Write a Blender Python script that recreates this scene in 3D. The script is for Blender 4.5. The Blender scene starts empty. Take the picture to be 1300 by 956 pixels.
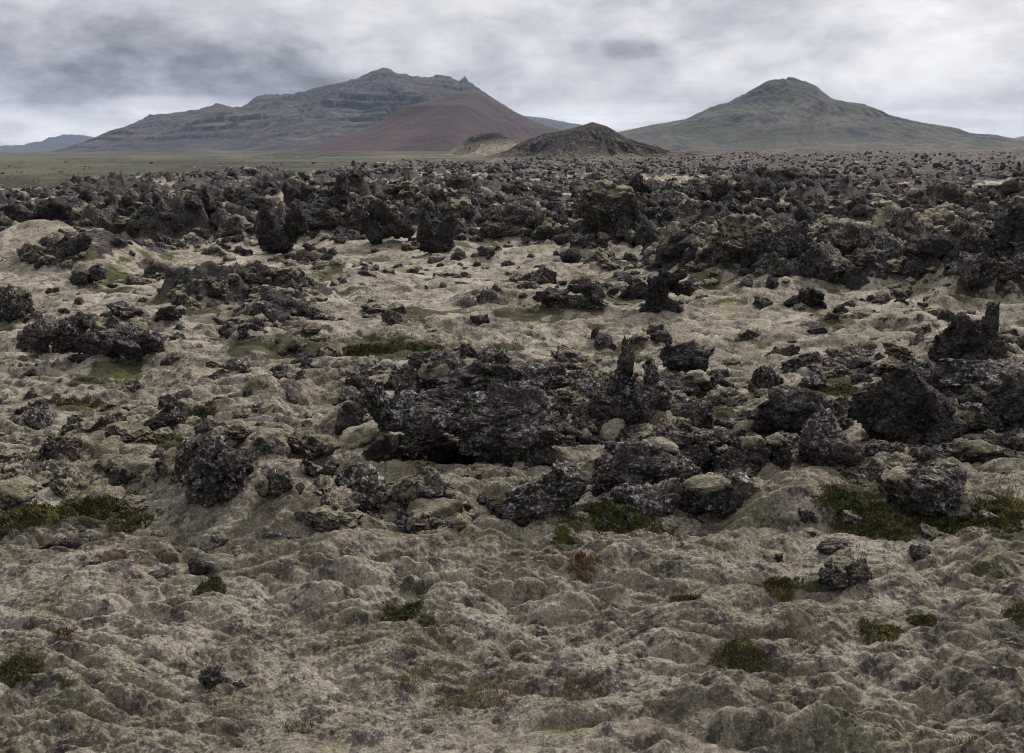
import bpy, math, random
import numpy as np
from mathutils import Vector

rng = np.random.default_rng(7)
random.seed(7)
F32 = np.float32
S = bpy.context.scene
COL = S.collection

# ------------------------------------------------------------------ camera geometry
FPX, PX, PY, HY, HC = 1264.0, 650.0, 434.0, 193.0, 4.0     # focal px, optical centre, horizon row, eye height
PITCH = math.atan((PY - HY) / FPX)
cP, sP = math.cos(PITCH), math.sin(PITCH)

def ray(px, py):
    a, b = (px - PX) / FPX, -(py - PY) / FPX
    return a, cP + b * sP, -sP + b * cP      # x right, y forward, z up

def plane_pt(px, py, z=0.0):
    x, y, zz = ray(px, py)
    t = (z - HC) / zz
    return x * t, y * t

# ------------------------------------------------------------------ noise
def _hash(ix, iy, iz, seed):
    n = (ix.astype(np.uint32) * np.uint32(374761393) + iy.astype(np.uint32) * np.uint32(668265263)
         + iz.astype(np.uint32) * np.uint32(2246822519) + np.uint32((seed * 3266489917) & 0xffffffff))
    n = (n ^ (n >> np.uint32(13))) * np.uint32(1274126177)
    n = (n ^ (n >> np.uint32(15))) * np.uint32(2246822519)
    return n ^ (n >> np.uint32(16))

def pn2(x, y, seed=0):
    x = np.asarray(x, np.float64); y = np.asarray(y, np.float64)
    fx, fy = np.floor(x), np.floor(y)
    ix, iy = fx.astype(np.int64), fy.astype(np.int64)
    u, v = (x - fx).astype(F32), (y - fy).astype(F32)
    zz = np.zeros_like(ix)
    def g(dx, dy):
        h = (_hash(ix + dx, iy + dy, zz, seed) & np.uint32(65535)).astype(F32) * F32(2 * math.pi / 65536)
        return np.cos(h) * (u - dx) + np.sin(h) * (v - dy)
    su, sv = u * u * u * (u * (u * 6 - 15) + 10), v * v * v * (v * (v * 6 - 15) + 10)
    a = g(0, 0); b = g(1, 0); c = g(0, 1); d = g(1, 1)
    a = a + (b - a) * su; c = c + (d - c) * su
    return (a + (c - a) * sv) * F32(1.5)

_G3 = np.array([(1,1,0),(-1,1,0),(1,-1,0),(-1,-1,0),(1,0,1),(-1,0,1),(1,0,-1),(-1,0,-1),
                (0,1,1),(0,-1,1),(0,1,-1),(0,-1,-1),(1,1,0),(-1,1,0),(0,-1,1),(0,-1,-1)], F32)
def pn3(p, seed=0):
    f = np.floor(p); i = f.astype(np.int64); t = (p - f).astype(F32)
    s = t * t * t * (t * (t * 6 - 15) + 10)
    def g(dx, dy, dz):
        G = _G3[_hash(i[:,0]+dx, i[:,1]+dy, i[:,2]+dz, seed) & np.uint32(15)]
        return G[:,0]*(t[:,0]-dx) + G[:,1]*(t[:,1]-dy) + G[:,2]*(t[:,2]-dz)
    def L(a, b, w): return a + (b - a) * w
    x00 = L(g(0,0,0), g(1,0,0), s[:,0]); x10 = L(g(0,1,0), g(1,1,0), s[:,0])
    x01 = L(g(0,0,1), g(1,0,1), s[:,0]); x11 = L(g(0,1,1), g(1,1,1), s[:,0])
    return L(L(x00, x10, s[:,1]), L(x01, x11, s[:,1]), s[:,2])

def worley2(x, y, seed=0):
    fx, fy = np.floor(x), np.floor(y)
    ix, iy = fx.astype(np.int64), fy.astype(np.int64)
    u, v = (x - fx).astype(F32), (y - fy).astype(F32)
    zz = np.zeros_like(ix)
    f1 = np.full(u.shape, 9, F32); f2 = np.full(u.shape, 9, F32)
    for dx in (-1, 0, 1):
        for dy in (-1, 0, 1):
            h = _hash(ix + dx, iy + dy, zz, seed)
            jx = (h & np.uint32(1023)).astype(F32) / 1024; jy = ((h >> np.uint32(10)) & np.uint32(1023)).astype(F32) / 1024
            d = np.sqrt((dx + jx - u)**2 + (dy + jy - v)**2)
            f2 = np.minimum(f2, np.maximum(f1, d)); f1 = np.minimum(f1, d)
    return f1, f2

def worley3(p, seed=0):
    f = np.floor(p); i = f.astype(np.int64); t = (p - f).astype(F32)
    f1 = np.full(len(p), 9, F32); f2 = f1.copy()
    for dx in (-1,0,1):
        for dy in (-1,0,1):
            for dz in (-1,0,1):
                h = _hash(i[:,0]+dx, i[:,1]+dy, i[:,2]+dz, seed)
                jx = (h & np.uint32(1023)).astype(F32)/1024; jy = ((h >> np.uint32(10)) & np.uint32(1023)).astype(F32)/1024
                jz = ((h >> np.uint32(20)) & np.uint32(1023)).astype(F32)/1024
                d = np.sqrt((dx+jx-t[:,0])**2 + (dy+jy-t[:,1])**2 + (dz+jz-t[:,2])**2)
                f2 = np.minimum(f2, np.maximum(f1, d)); f1 = np.minimum(f1, d)
    return f1, f2

def sm(a, b, x):
    t = np.clip((x - a) / (b - a), 0, 1)
    return t * t * (3 - 2 * t)

# ------------------------------------------------------------------ terrain
# moss mounds: photo x, base row, half width px, height px, depth factor
MOUNDS = [(300,690,165,62,1.0),(250,650,70,30,.8),(385,700,70,25,.8),(1010,695,110,40,.8),(960,640,80,20,.8),
          (340,530,58,26,.7),(430,800,80,28,.8),(520,860,120,18,.8),(150,860,110,16,.8),(560,665,55,14,.8),
          (640,665,120,16,.8),(450,575,80,30,.8),(520,500,120,16,.9),(850,640,140,10,.8),(690,700,110,10,.7),
          (1050,560,110,26,1.0),(1250,500,120,34,1.0),(1180,640,100,22,.9),(800,560,120,26,1.0),(620,560,120,22,1.0),
          (60,360,110,40,1.4),(20,330,90,34,1.2),(1260,760,110,16,.8),(900,850,150,16,.8),(1120,860,160,22,.8),
          (740,790,120,14,.8),(30,690,70,24,.8),(190,640,60,20,.8),(100,800,120,12,.8),(790,500,60,12,.8),
          (860,450,90,8,.9),(350,470,90,10,.9),(120,470,110,12,.9),(640,400,120,6,1),(1180,430,70,16,1.0),(60,440,100,18,1.0)]
MD = []
for (mx, my, hw, hh, df) in MOUNDS:
    x0, y0 = plane_pt(mx, my); k = math.hypot(y0, HC) / FPX
    MD.append((x0, y0 + hw * k * df * .8, hw * k, hw * k * df, hh * k))

LS_AZ = np.array([0, 150, 260, 400, 560, 700, 800, 870, 960, 1060, 1180, 1300])
LS_Y  = np.array([306, 312, 322, 318, 322, 318, 326, 352, 384, 392, 396, 402])
def lava_mask(x, y):
    """0..1: where the broken lava lies bare; and a scatter mask for patches in the moss"""
    r = np.maximum(y, 1.0)
    px = PX + FPX * cP * x / r
    start = FPX * HC / (np.interp(px, LS_AZ, LS_Y) - HY)
    w = 5.0 * pn2(x/9, y/9, 41) + 3.0 * pn2(x/3.2, y/3.2, 42)
    core = sm(-2.0, 3.0, r - start + w)
    # the lava ends against a plain on the left
    endr = np.interp(px, [-400, 0, 180, 330, 420, 520, 700, 1300], [100, 104, 108, 118, 170, 330, 480, 760])
    core = core * (1 - sm(-.08, .08, (r - endr) / endr + .3 * pn2(x/22, y/40, 43)))
    n = pn2(x/4.5, y/6, 44) + .5 * pn2(x/1.9, y/2.2, 45)
    patch = sm(.22, .42, n) * sm(15, 21, r) * (1 - core)
    return core, patch

def H(x, y, fine=True, cell=None):
    x = np.asarray(x, np.float64); y = np.asarray(y, np.float64)
    r = np.sqrt(x*x + y*y)
    c = np.zeros(x.shape) if cell is None else cell
    def fade(wl): return 1 - sm(.22, .5, c / wl)
    near = 1 - sm(120, 700, r)
    h = 0.45 * pn2(x/22, y/22, 1) * near + 0.22 * pn2(x/7.5, y/9, 2) * near
    h += 16.0 * (pn2(x/420, y/420, 3) + .4*pn2(x/130, y/160, 33)) * sm(250, 1200, r) * (1 - sm(4000, 7000, r)) * .5
    wx = x + .35 * pn2(x/1.3, y/1.3, 4); wy = y + .35 * pn2(x/1.3 + 9, y/1.3, 5)
    a = np.abs(pn2(wx/2.9, wy/1.5, 6))**.9; b = np.abs(pn2(wx/1.5 + .2*wy, wy/.60, 7))**.8
    amp = .75 + .5 * pn2(x/3.3, y/3.3, 8)
    h += (0.28 * a * amp + 0.25 * b * amp * fade(.7)) * near
    for (mx, my, rx, ry, hh) in MD:
        d = ((x - mx)/rx)**2 + ((y - my)/ry)**2
        h += hh * np.clip(1 - d, 0, 1)**1.5 * 1.05
    core, patch = lava_mask(x, y)
    pxx = PX + FPX * cP * x / np.maximum(y, 1)
    h += 3.2 * sm(150, 520, r) * sm(820, 960, pxx) * core
    if fine:
        sel = r < 160
        X_, Y_, c_, wx_, wy_ = x[sel], y[sel], c[sel] if np.ndim(c) else c, wx[sel], wy[sel]
        def fd(wl): return 1 - sm(.25, .55, c_ / wl)
        ux = X_ + .06 * pn2(X_/.2, Y_/.2, 14); uy = Y_ + .06 * pn2(X_/.2 + 5, Y_/.2, 15)
        am = .55 + .75 * sm(-.5, .5, pn2(X_/2.4, Y_/2.4, 16))
        hf = .140 * np.abs(pn2(wx_/.66 - .3*wy_, wy_/.27, 9))**.8 * fd(.3) * am
        hf += .066 * np.abs(pn2(ux/.27, uy/.115, 10))**.85 * fd(.13) * am
        nr_ = X_**2 + Y_**2 < 24**2
        w1 = np.zeros(X_.shape); w1[nr_] = worley2(ux[nr_]/.062, uy[nr_]/.055, 13)[0]
        hf += np.where(nr_, .012 * (.5 - w1), 0) * fd(.06)
        hf += .010 * pn2(X_/.05, Y_/.045, 11) * fd(.05)
        hf += .006 * pn2(X_/.022, Y_/.020, 12) * fd(.022)
        h[sel] += hf * (1 - sm(100, 160, r[sel]))
    # broken lava relief
    m = np.clip(core + .5 * patch, 0, 1)
    qx = x + .9 * pn2(x/2.1, y/2.1, 21) + .35 * pn2(x/.7, y/.7, 22); qy = y + .9 * pn2(x/2.1+5, y/2.1, 23) + .35 * pn2(x/.7, y/.7+3, 24)
    rg = 1 - np.abs(pn2(qx/3.4, qy/2.7, 25)) * 2.2
    f1, f2 = worley2(qx/1.35, qy/1.2, 26); g1, g2 = worley2(qx/.6, qy/.55, 27)
    k1 = np.clip(1 - f1, 0, 1); k2 = np.clip(1 - g1, 0, 1)
    big = sm(-.3, .5, pn2(x/13, y/10, 28))
    moss_in = sm(-.05, .30, pn2(x/11, y/7, 29) + .35 * pn2(x/3, y/3, 30)) * (1 - .65*sm(100, 180, r))
    rel = (.5 * np.clip(rg, 0, 1)**2 + .62 * k1 * fade(1.2) + .30 * k2 * fade(.5)) * (.35 + 1.15 * big)
    rel += .14 * pn2(qx/.3, qy/.3, 31) * fade(.3) + .3 * (f2 - f1) * fade(1.2)
    rel *= 1 - .72 * moss_in
    rel *= 1 + .5 * sm(200, 450, r)
    h += (rel - .15) * m + .35 * core
    h += core * 1.5 * pn2(x/21, y/15, 34) * sm(34, 55, r)
    return h

COLLARS = []; PITS = []
PITS_PX = [(556,578,80,.55),(650,596,62,.40),(500,580,40,.35),(795,620,46,.35),(455,640,10,.05)]
H0 = H
def H(x, y, fine=True, cell=None):
    h = H0(x, y, fine, cell)
    if not COLLARS: return h
    x = np.asarray(x, np.float64); y = np.asarray(y, np.float64)
    idx = np.nonzero(((x*x + y*y) < 55**2) & (y > 5))
    if len(idx[0]) == 0: return h
    o = np.argsort(y[idx]); idx = tuple(i[o] for i in idx)
    xs, ys = x[idx], y[idx]; add = np.zeros(xs.shape)
    for (hx, hy, hr, amp) in COLLARS:
        a, b = np.searchsorted(ys, [hy - 2.2*hr, hy + 2.2*hr])
        d2 = ((xs[a:b] - hx)**2 + (ys[a:b] - hy)**2) / (hr*1.15)**2
        add[a:b] = np.maximum(add[a:b], amp * np.exp(-d2**1.3))
    for (hx, hy, hr, amp) in PITS:
        d2 = ((xs - hx)/hr)**2 + ((ys - hy)/(hr*.75))**2
        add -= amp * (1 - sm(.35, 1.1, d2))
    h[idx] += add
    return h

def terr_pt(px, py):
    """the ground point seen at a photo pixel"""
    dx, dy, dz = ray(px, py)
    t = np.concatenate([np.arange(5, 40, .02), np.arange(40, 400, .2)])
    zz = HC + dz * t
    hh = H(dx * t, dy * t, fine=False)
    k = np.argmax(zz < hh)
    if not (zz < hh).any(): k = len(t) - 1
    return dx * t[k], dy * t[k], float(hh[k]), t[k]

# ------------------------------------------------------------------ mesh helpers
def mesh_np(name, V, Fq, mats, attr=None, smooth=True, mi=None):
    me = bpy.data.meshes.new(name)
    V = np.ascontiguousarray(V, F32); Fq = np.ascontiguousarray(Fq, np.int32)
    n, k = Fq.shape
    me.vertices.add(len(V)); me.vertices.foreach_set('co', V.ravel())
    me.loops.add(n * k); me.loops.foreach_set('vertex_index', Fq.ravel())
    me.polygons.add(n); me.polygons.foreach_set('loop_start', np.arange(0, n*k, k, dtype=np.int32))
    me.polygons.foreach_set('use_smooth', np.full(n, smooth, bool))
    for m in mats: me.materials.append(m)
    if mi is not None: me.polygons.foreach_set('material_index', np.asarray(mi, np.int32))
    if attr is not None:
        for an, A in attr.items():
            a = me.attributes.new(an, 'FLOAT_COLOR', 'POINT')
            a.data.foreach_set('color', np.ascontiguousarray(A, F32).ravel())
    me.update(calc_edges=True)
    return me

def link(name, me, label=None, cat=None, group=None, kind=None, parent=None, loc=None):
    o = bpy.data.objects.new(name, me); COL.objects.link(o)
    if label: o['label'] = label
    if cat: o['category'] = cat
    if group: o['group'] = group
    if kind: o['kind'] = kind
    if parent: o.parent = parent
    if loc is not None: o.location = loc
    return o

def grid_faces(nr, nc):
    i = np.arange(nr-1)[:,None] * nc + np.arange(nc-1)[None,:]
    return np.stack([i, i+1, i+nc+1, i+nc], -1).reshape(-1, 4)

# ------------------------------------------------------------------ materials
def newmat(name):
    m = bpy.data.materials.new(name); m.use_nodes = True
    nt = m.node_tree; nt.nodes.clear()
    out = nt.nodes.new('ShaderNodeOutputMaterial'); b = nt.nodes.new('ShaderNodeBsdfPrincipled')
    b.inputs['Roughness'].default_value = .95; b.inputs['Specular IOR Level'].default_value = .15
    nt.links.new(b.outputs[0], out.inputs[0])
    return m, nt, b
class N:
    def __init__(s, nt): s.nt = nt
    def _in(s, sock, v):
        if isinstance(v, bpy.types.NodeSocket): s.nt.links.new(v, sock)
        elif v is not None:
            if sock.type == 'RGBA' and not hasattr(v, '__len__'): v = (v, v, v, 1)
            if sock.type == 'RGBA' and len(v) == 3: v = (*v, 1)
            sock.default_value = v
    def noise(s, vec, scale, detail=4, rough=.55, dist=0, lac=2.0):
        n = s.nt.nodes.new('ShaderNodeTexNoise'); s._in(n.inputs['Vector'], vec)
        n.inputs['Scale'].default_value = scale; n.inputs['Detail'].default_value = detail
        n.inputs['Roughness'].default_value = rough; n.inputs['Distortion'].default_value = dist
        return n.outputs['Fac']
    def voro(s, vec, scale, feature='F1', rnd=1, out='Distance'):
        n = s.nt.nodes.new('ShaderNodeTexVoronoi'); n.feature = feature; s._in(n.inputs['Vector'], vec)
        n.inputs['Scale'].default_value = scale; n.inputs['Randomness'].default_value = rnd
        return n.outputs[out]
    def mr(s, v, a, b, c=0, d=1, clamp=True, interp='SMOOTHSTEP'):
        n = s.nt.nodes.new('ShaderNodeMapRange'); n.interpolation_type = interp
        s._in(n.inputs[0], v)
        for i, q in enumerate((a, b, c, d)): s._in(n.inputs[i+1], q)
        return n.outputs[0]
    def math(s, op, a, b=None, c=None):
        n = s.nt.nodes.new('ShaderNodeMath'); n.operation = op
        s._in(n.inputs[0], a)
        if b is not None: s._in(n.inputs[1], b)
        if c is not None: s._in(n.inputs[2], c)
        return n.outputs[0]
    def vmath(s, op, a, b):
        n = s.nt.nodes.new('ShaderNodeVectorMath'); n.operation = op
        s._in(n.inputs[0], a); s._in(n.inputs[1], b)
        return n.outputs[0]
    def mix(s, f, a, b, mode='MIX'):
        n = s.nt.nodes.new('ShaderNodeMix'); n.data_type = 'RGBA'; n.blend_type = mode
        s._in(n.inputs[0], f); s._in(n.inputs[6], a); s._in(n.inputs[7], b)
        return n.outputs[2]
    def bump(s, h, strength, dist, normal=None):
        n = s.nt.nodes.new('ShaderNodeBump'); n.inputs['Strength'].default_value = strength
        n.inputs['Distance'].default_value = dist; s._in(n.inputs['Height'], h)
        if normal is not None: s._in(n.inputs['Normal'], normal)
        return n.outputs[0]
    def pos(s): return s.nt.nodes.new('ShaderNodeNewGeometry').outputs['Position']
    def nz(s):
        g = s.nt.nodes.new('ShaderNodeNewGeometry'); x = s.nt.nodes.new('ShaderNodeSeparateXYZ')
        s.nt.links.new(g.outputs['Normal'], x.inputs[0]); return x.outputs[2]
    def attr(s, name):
        a = s.nt.nodes.new('ShaderNodeAttribute'); a.attribute_name = name
        x = s.nt.nodes.new('ShaderNodeSeparateColor'); s.nt.links.new(a.outputs['Color'], x.inputs[0])
        return x.outputs[0], x.outputs[1], x.outputs[2], a.outputs['Alpha']

def moss_colour(n, P):
    big = n.noise(P, .8, 5, .65); mid = n.noise(P, 3.4, 5, .65)
    fin = n.noise(P, 26, 6, .8, .3); vf = n.noise(P, 70, 4, .8, .3)
    c = n.mix(n.mr(mid, .38, .60), (.225,.182,.140), (.430,.375,.275))
    c = n.mix(n.mr(big, .44, .62), c, (.580,.510,.405))
    c = n.mix(n.mr(n.noise(P, 1.3, 6, .72), .52, .62, 0, .6), c, (.215,.200,.095))          # olive moss
    c = n.mix(n.mr(n.noise(n.vmath('ADD', P, (31, 7, 3)), 3.6, 6, .75), .51, .59, 0, .9), c, (.105,.083,.082))   # withered, grey brown
    c = n.mix(n.mr(n.noise(n.vmath('ADD', P, (3, 47, 9)), 1.9, 6, .78), .60, .68, 0, .8), c, (.150,.090,.055))     # rusty heath
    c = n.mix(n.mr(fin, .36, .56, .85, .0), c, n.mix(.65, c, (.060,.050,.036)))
    c = n.mix(n.mr(fin, .53, .64, 0, .65), c, (.68,.63,.52))
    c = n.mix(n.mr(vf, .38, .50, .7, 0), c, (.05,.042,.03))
    return c, fin, vf

def rock_colour(n, P, lich=1.0):
    a = n.noise(P, 2.3, 6, .7); b = n.noise(P, 14, 5, .7); v = n.noise(P, 60, 3, .7)
    c = n.mix(n.mr(a, .40, .58), (.040,.036,.036), (.135,.117,.112))
    c = n.mix(n.mr(b, .45, .62), c, (.215,.188,.180))
    c = n.mix(n.mr(v, .36, .48, .5, 0), c, (.014,.013,.014))
    up = n.mr(n.nz(), -.25, .7)
    # a thin grey film of lichen on what faces the sky, and round pale crusts
    c = n.mix(n.math('MULTIPLY', n.math('MULTIPLY', up, n.mr(n.noise(P, 3.5, 5, .7), .42, .62)), .75 * lich), c, (.340,.328,.325))
    patch = n.mr(n.noise(n.vmath('ADD', P, (11,5,2)), 1.7, 4, .65), .44, .58)
    w = n.math('MULTIPLY', n.noise(P, 30, 4, .7), .55)
    l = None
    for sc, lo, wt in ((6.5, .50, .95), (15, .42, .9), (34, .5, .8)):
        e = n.math('ADD', n.voro(P, sc, 'F1'), w)
        k = n.math('MULTIPLY', n.mr(e, .56, .48), n.mr(n.voro(P, sc, 'F1', 1, 'Color'), lo, lo + .04))
        k = n.math('MULTIPLY', n.math('MULTIPLY', k, n.mr(patch, 0, 1, .22, 1)), wt)
        l = k if l is None else n.math('MAXIMUM', l, k)
    l = n.math('MULTIPLY', l, n.mr(up, 0, 1, .6, 1))
    c = n.mix(n.math('MULTIPLY', l, lich), c, n.mix(n.mr(b, .4, .6), (.46,.44,.43), (.76,.74,.73)))
    return c, b, v

def rock_colour(n, P, lich=1.0):
    a = n.noise(P, 2.3, 6, .7); b = n.noise(P, 14, 5, .7); v = n.noise(P, 60, 3, .7)
    c = n.mix(n.mr(a, .40, .58), (.028,.024,.022), (.108,.086,.074))
    c = n.mix(n.mr(b, .45, .7), c, (.165,.135,.120))
    c = n.mix(n.mr(v, .3, .5, .7, 0), c, (.012,.011,.012))
    # lichens: pale crusts in patches, with little ones of their own
    patch = n.mr(n.noise(n.vmath('ADD', P, (11,5,2)), 1.9, 5, .7), .42, .58)
    sp = n.math('ADD', n.voro(P, 17, 'F1'), n.math('MULTIPLY', n.noise(P, 45, 3, .7), .55))
    l1 = n.math('MULTIPLY', n.mr(sp, .62, .50), n.mr(n.voro(P, 17, 'F1', 1, 'Color'), .35, .62))
    l1 = n.math('MULTIPLY', l1, n.mr(patch, 0, 1, .3, 1))
    l2 = n.mr(n.noise(P, 12, 6, .85), .53, .58)
    l2 = n.math('MULTIPLY', l2, patch)
    c = n.mix(n.math('MULTIPLY', l1, .9 * lich), c, (.47,.44,.42))
    c = n.mix(n.math('MULTIPLY', l2, .85 * lich), c, (.62,.59,.57))
    return c, b, v

def make_rock_mat(name, moss, lich=1.0, tint=(1.12, 1.12, 1.14)):
    m, nt, bs = newmat(name); n = N(nt); P = n.pos()
    rc, b, v = rock_colour(n, P, lich); rc = n.mix(1, rc, tint, 'MULTIPLY'); mc, fin, vf = moss_colour(n, P)
    mc = n.mix(.42, mc, (.200,.178,.098))
    k = n.math('ADD', n.nz(), n.mr(n.noise(P, 2.6, 7, .75), .25, .75, -.9, .9, interp='LINEAR'))
    k = n.math('ADD', k, n.mr(n.noise(P, 21, 4, .75), .3, .7, -.35, .35, interp='LINEAR'))
    mm = n.mr(k, 1.25 - moss, 1.45 - moss)
    nt.links.new(n.mix(mm, rc, mc), bs.inputs['Base Color'])
    hh = n.math('ADD', n.math('MULTIPLY', b, 1.0), n.math('MULTIPLY', v, .45))
    hh = n.math('SUBTRACT', hh, n.math('MULTIPLY', n.mr(n.voro(P, 30, 'F1'), .05, .4, 1, 0), .35))
    ns = nt.nodes.new('ShaderNodeTexNoise'); nt.links.new(P, ns.inputs['Vector']); ns.inputs['Scale'].default_value = 6; ns.inputs['Detail'].default_value = 3
    sc = nt.nodes.new('ShaderNodeVectorMath'); sc.operation = 'SCALE'; nt.links.new(ns.outputs['Color'], sc.inputs[0]); sc.inputs['Scale'].default_value = .22
    W = n.vmath('ADD', P, sc.outputs[0])
    for sv, wt in ((3.2, 1.6), (8.0, .8)):
        e = n.voro(W, sv, 'DISTANCE_TO_EDGE')
        hh = n.math('ADD', hh, n.math('MULTIPLY', n.math('MULTIPLY', n.mr(e, 0, .10, 0, 1), wt), n.math('SUBTRACT', 1, mm)))
        hh = n.math('ADD', hh, n.math('MULTIPLY', n.math('MULTIPLY', n.voro(W, sv*1.6, 'F1', 1, 'Color'), wt*.5), n.math('SUBTRACT', 1, mm)))
    hh = n.math('ADD', hh, n.math('MULTIPLY', mm, .5))
    nt.links.new(n.bump(hh, 1.0, .055), bs.inputs['Normal'])
    return m

M_BARE = make_rock_mat('lava_bare', .12)
M_DARK = make_rock_mat('lava_dark', -.15, .35, (.80, .82, .87))
M_MID = make_rock_mat('lava_some_moss', .48)
M_MOSSY = make_rock_mat('lava_mossy', .95)
M_MOSS = make_rock_mat('moss_covered', 1.7)

def ground_mat():
    m, nt, bs = newmat('ground_moss'); n = N(nt); P = n.pos()
    mc, fin, vf = moss_colour(n, P); rc, b, v = rock_colour(n, P, .5); rc = n.mix(1, rc, (.78, .77, .80), 'MULTIPLY')
    R, G, B, A = n.attr('mask')
    gn = n.noise(P, 7, 5, .7)
    green = n.mix(n.mr(n.noise(P, 40, 3, .7), .4, .6), (.020,.023,.008), (.085,.082,.028))
    green = n.mix(n.mr(n.noise(P, 1.3, 4, .6), .5, .65, 0, .6), green, (.11,.10,.030))
    soil = n.mix(n.mr(gn, .35, .65), (.055,.030,.018), (.115,.068,.040))
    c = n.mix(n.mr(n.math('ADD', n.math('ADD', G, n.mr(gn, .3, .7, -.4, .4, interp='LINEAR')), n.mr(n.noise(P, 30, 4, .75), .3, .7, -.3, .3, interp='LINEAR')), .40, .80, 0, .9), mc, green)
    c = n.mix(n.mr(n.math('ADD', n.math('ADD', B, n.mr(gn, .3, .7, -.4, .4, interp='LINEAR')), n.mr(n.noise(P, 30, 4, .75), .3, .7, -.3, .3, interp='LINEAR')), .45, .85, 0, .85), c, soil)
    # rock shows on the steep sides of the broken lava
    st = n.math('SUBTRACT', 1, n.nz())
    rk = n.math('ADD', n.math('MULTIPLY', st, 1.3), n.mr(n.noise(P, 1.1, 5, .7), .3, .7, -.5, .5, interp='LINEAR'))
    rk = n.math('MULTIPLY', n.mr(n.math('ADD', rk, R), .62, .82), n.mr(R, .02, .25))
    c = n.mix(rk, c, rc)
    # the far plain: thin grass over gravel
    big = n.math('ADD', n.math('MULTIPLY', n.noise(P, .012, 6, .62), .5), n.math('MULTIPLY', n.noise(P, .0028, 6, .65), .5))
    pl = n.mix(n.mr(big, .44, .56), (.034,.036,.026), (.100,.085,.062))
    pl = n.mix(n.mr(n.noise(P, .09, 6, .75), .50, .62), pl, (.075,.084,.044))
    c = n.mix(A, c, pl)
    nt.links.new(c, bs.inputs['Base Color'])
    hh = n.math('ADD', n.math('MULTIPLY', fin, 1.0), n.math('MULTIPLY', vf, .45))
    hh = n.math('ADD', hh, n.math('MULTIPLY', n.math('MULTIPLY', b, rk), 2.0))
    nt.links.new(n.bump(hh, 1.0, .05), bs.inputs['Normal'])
    return m
M_GROUND = ground_mat()

# ------------------------------------------------------------------ ground sheet
GREEN = [(480,442,75,16),(20,655,70,16),(115,645,50,22),(770,664,60,10),(875,508,62,15),(1060,492,55,14),(1085,632,45,18),
         (1205,660,85,26),(1275,655,35,34),(25,860,30,7),(95,518,34,5),(240,528,26,14),(320,412,18,3),(205,560,30,14),
         (90,560,26,10),(70,440,40,8),(330,413,12,3),(110,438,60,8),(1130,640,30,14),(720,690,20,10),(1040,745,30,8),
         (180,600,40,8),(640,442,34,6),(770,450,22,4),(920,525,28,9),(400,415,20,4),(250,395,30,6),(480,330,20,3),(130,350,40,12)]
SOIL = [(158,708,70,15),(200,728,34,8),(290,722,15,3),(20,700,14,4)]
def pix_masks(x, y, h, lst, wob):
    yy = y; zc = h - HC
    dcam = yy * cP - zc * sP
    px = PX + FPX * x / np.maximum(dcam, .1); py = PY - FPX * (yy * sP + zc * cP) / np.maximum(dcam, .1)
    out = np.zeros(x.shape)
    for (a, b, w, hh) in lst:
        d = np.sqrt(((px - a)/w)**2 + ((py - b)/hh)**2) + wob
        out = np.maximum(out, 1 - sm(.75, 1.15, d))
    return out

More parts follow.
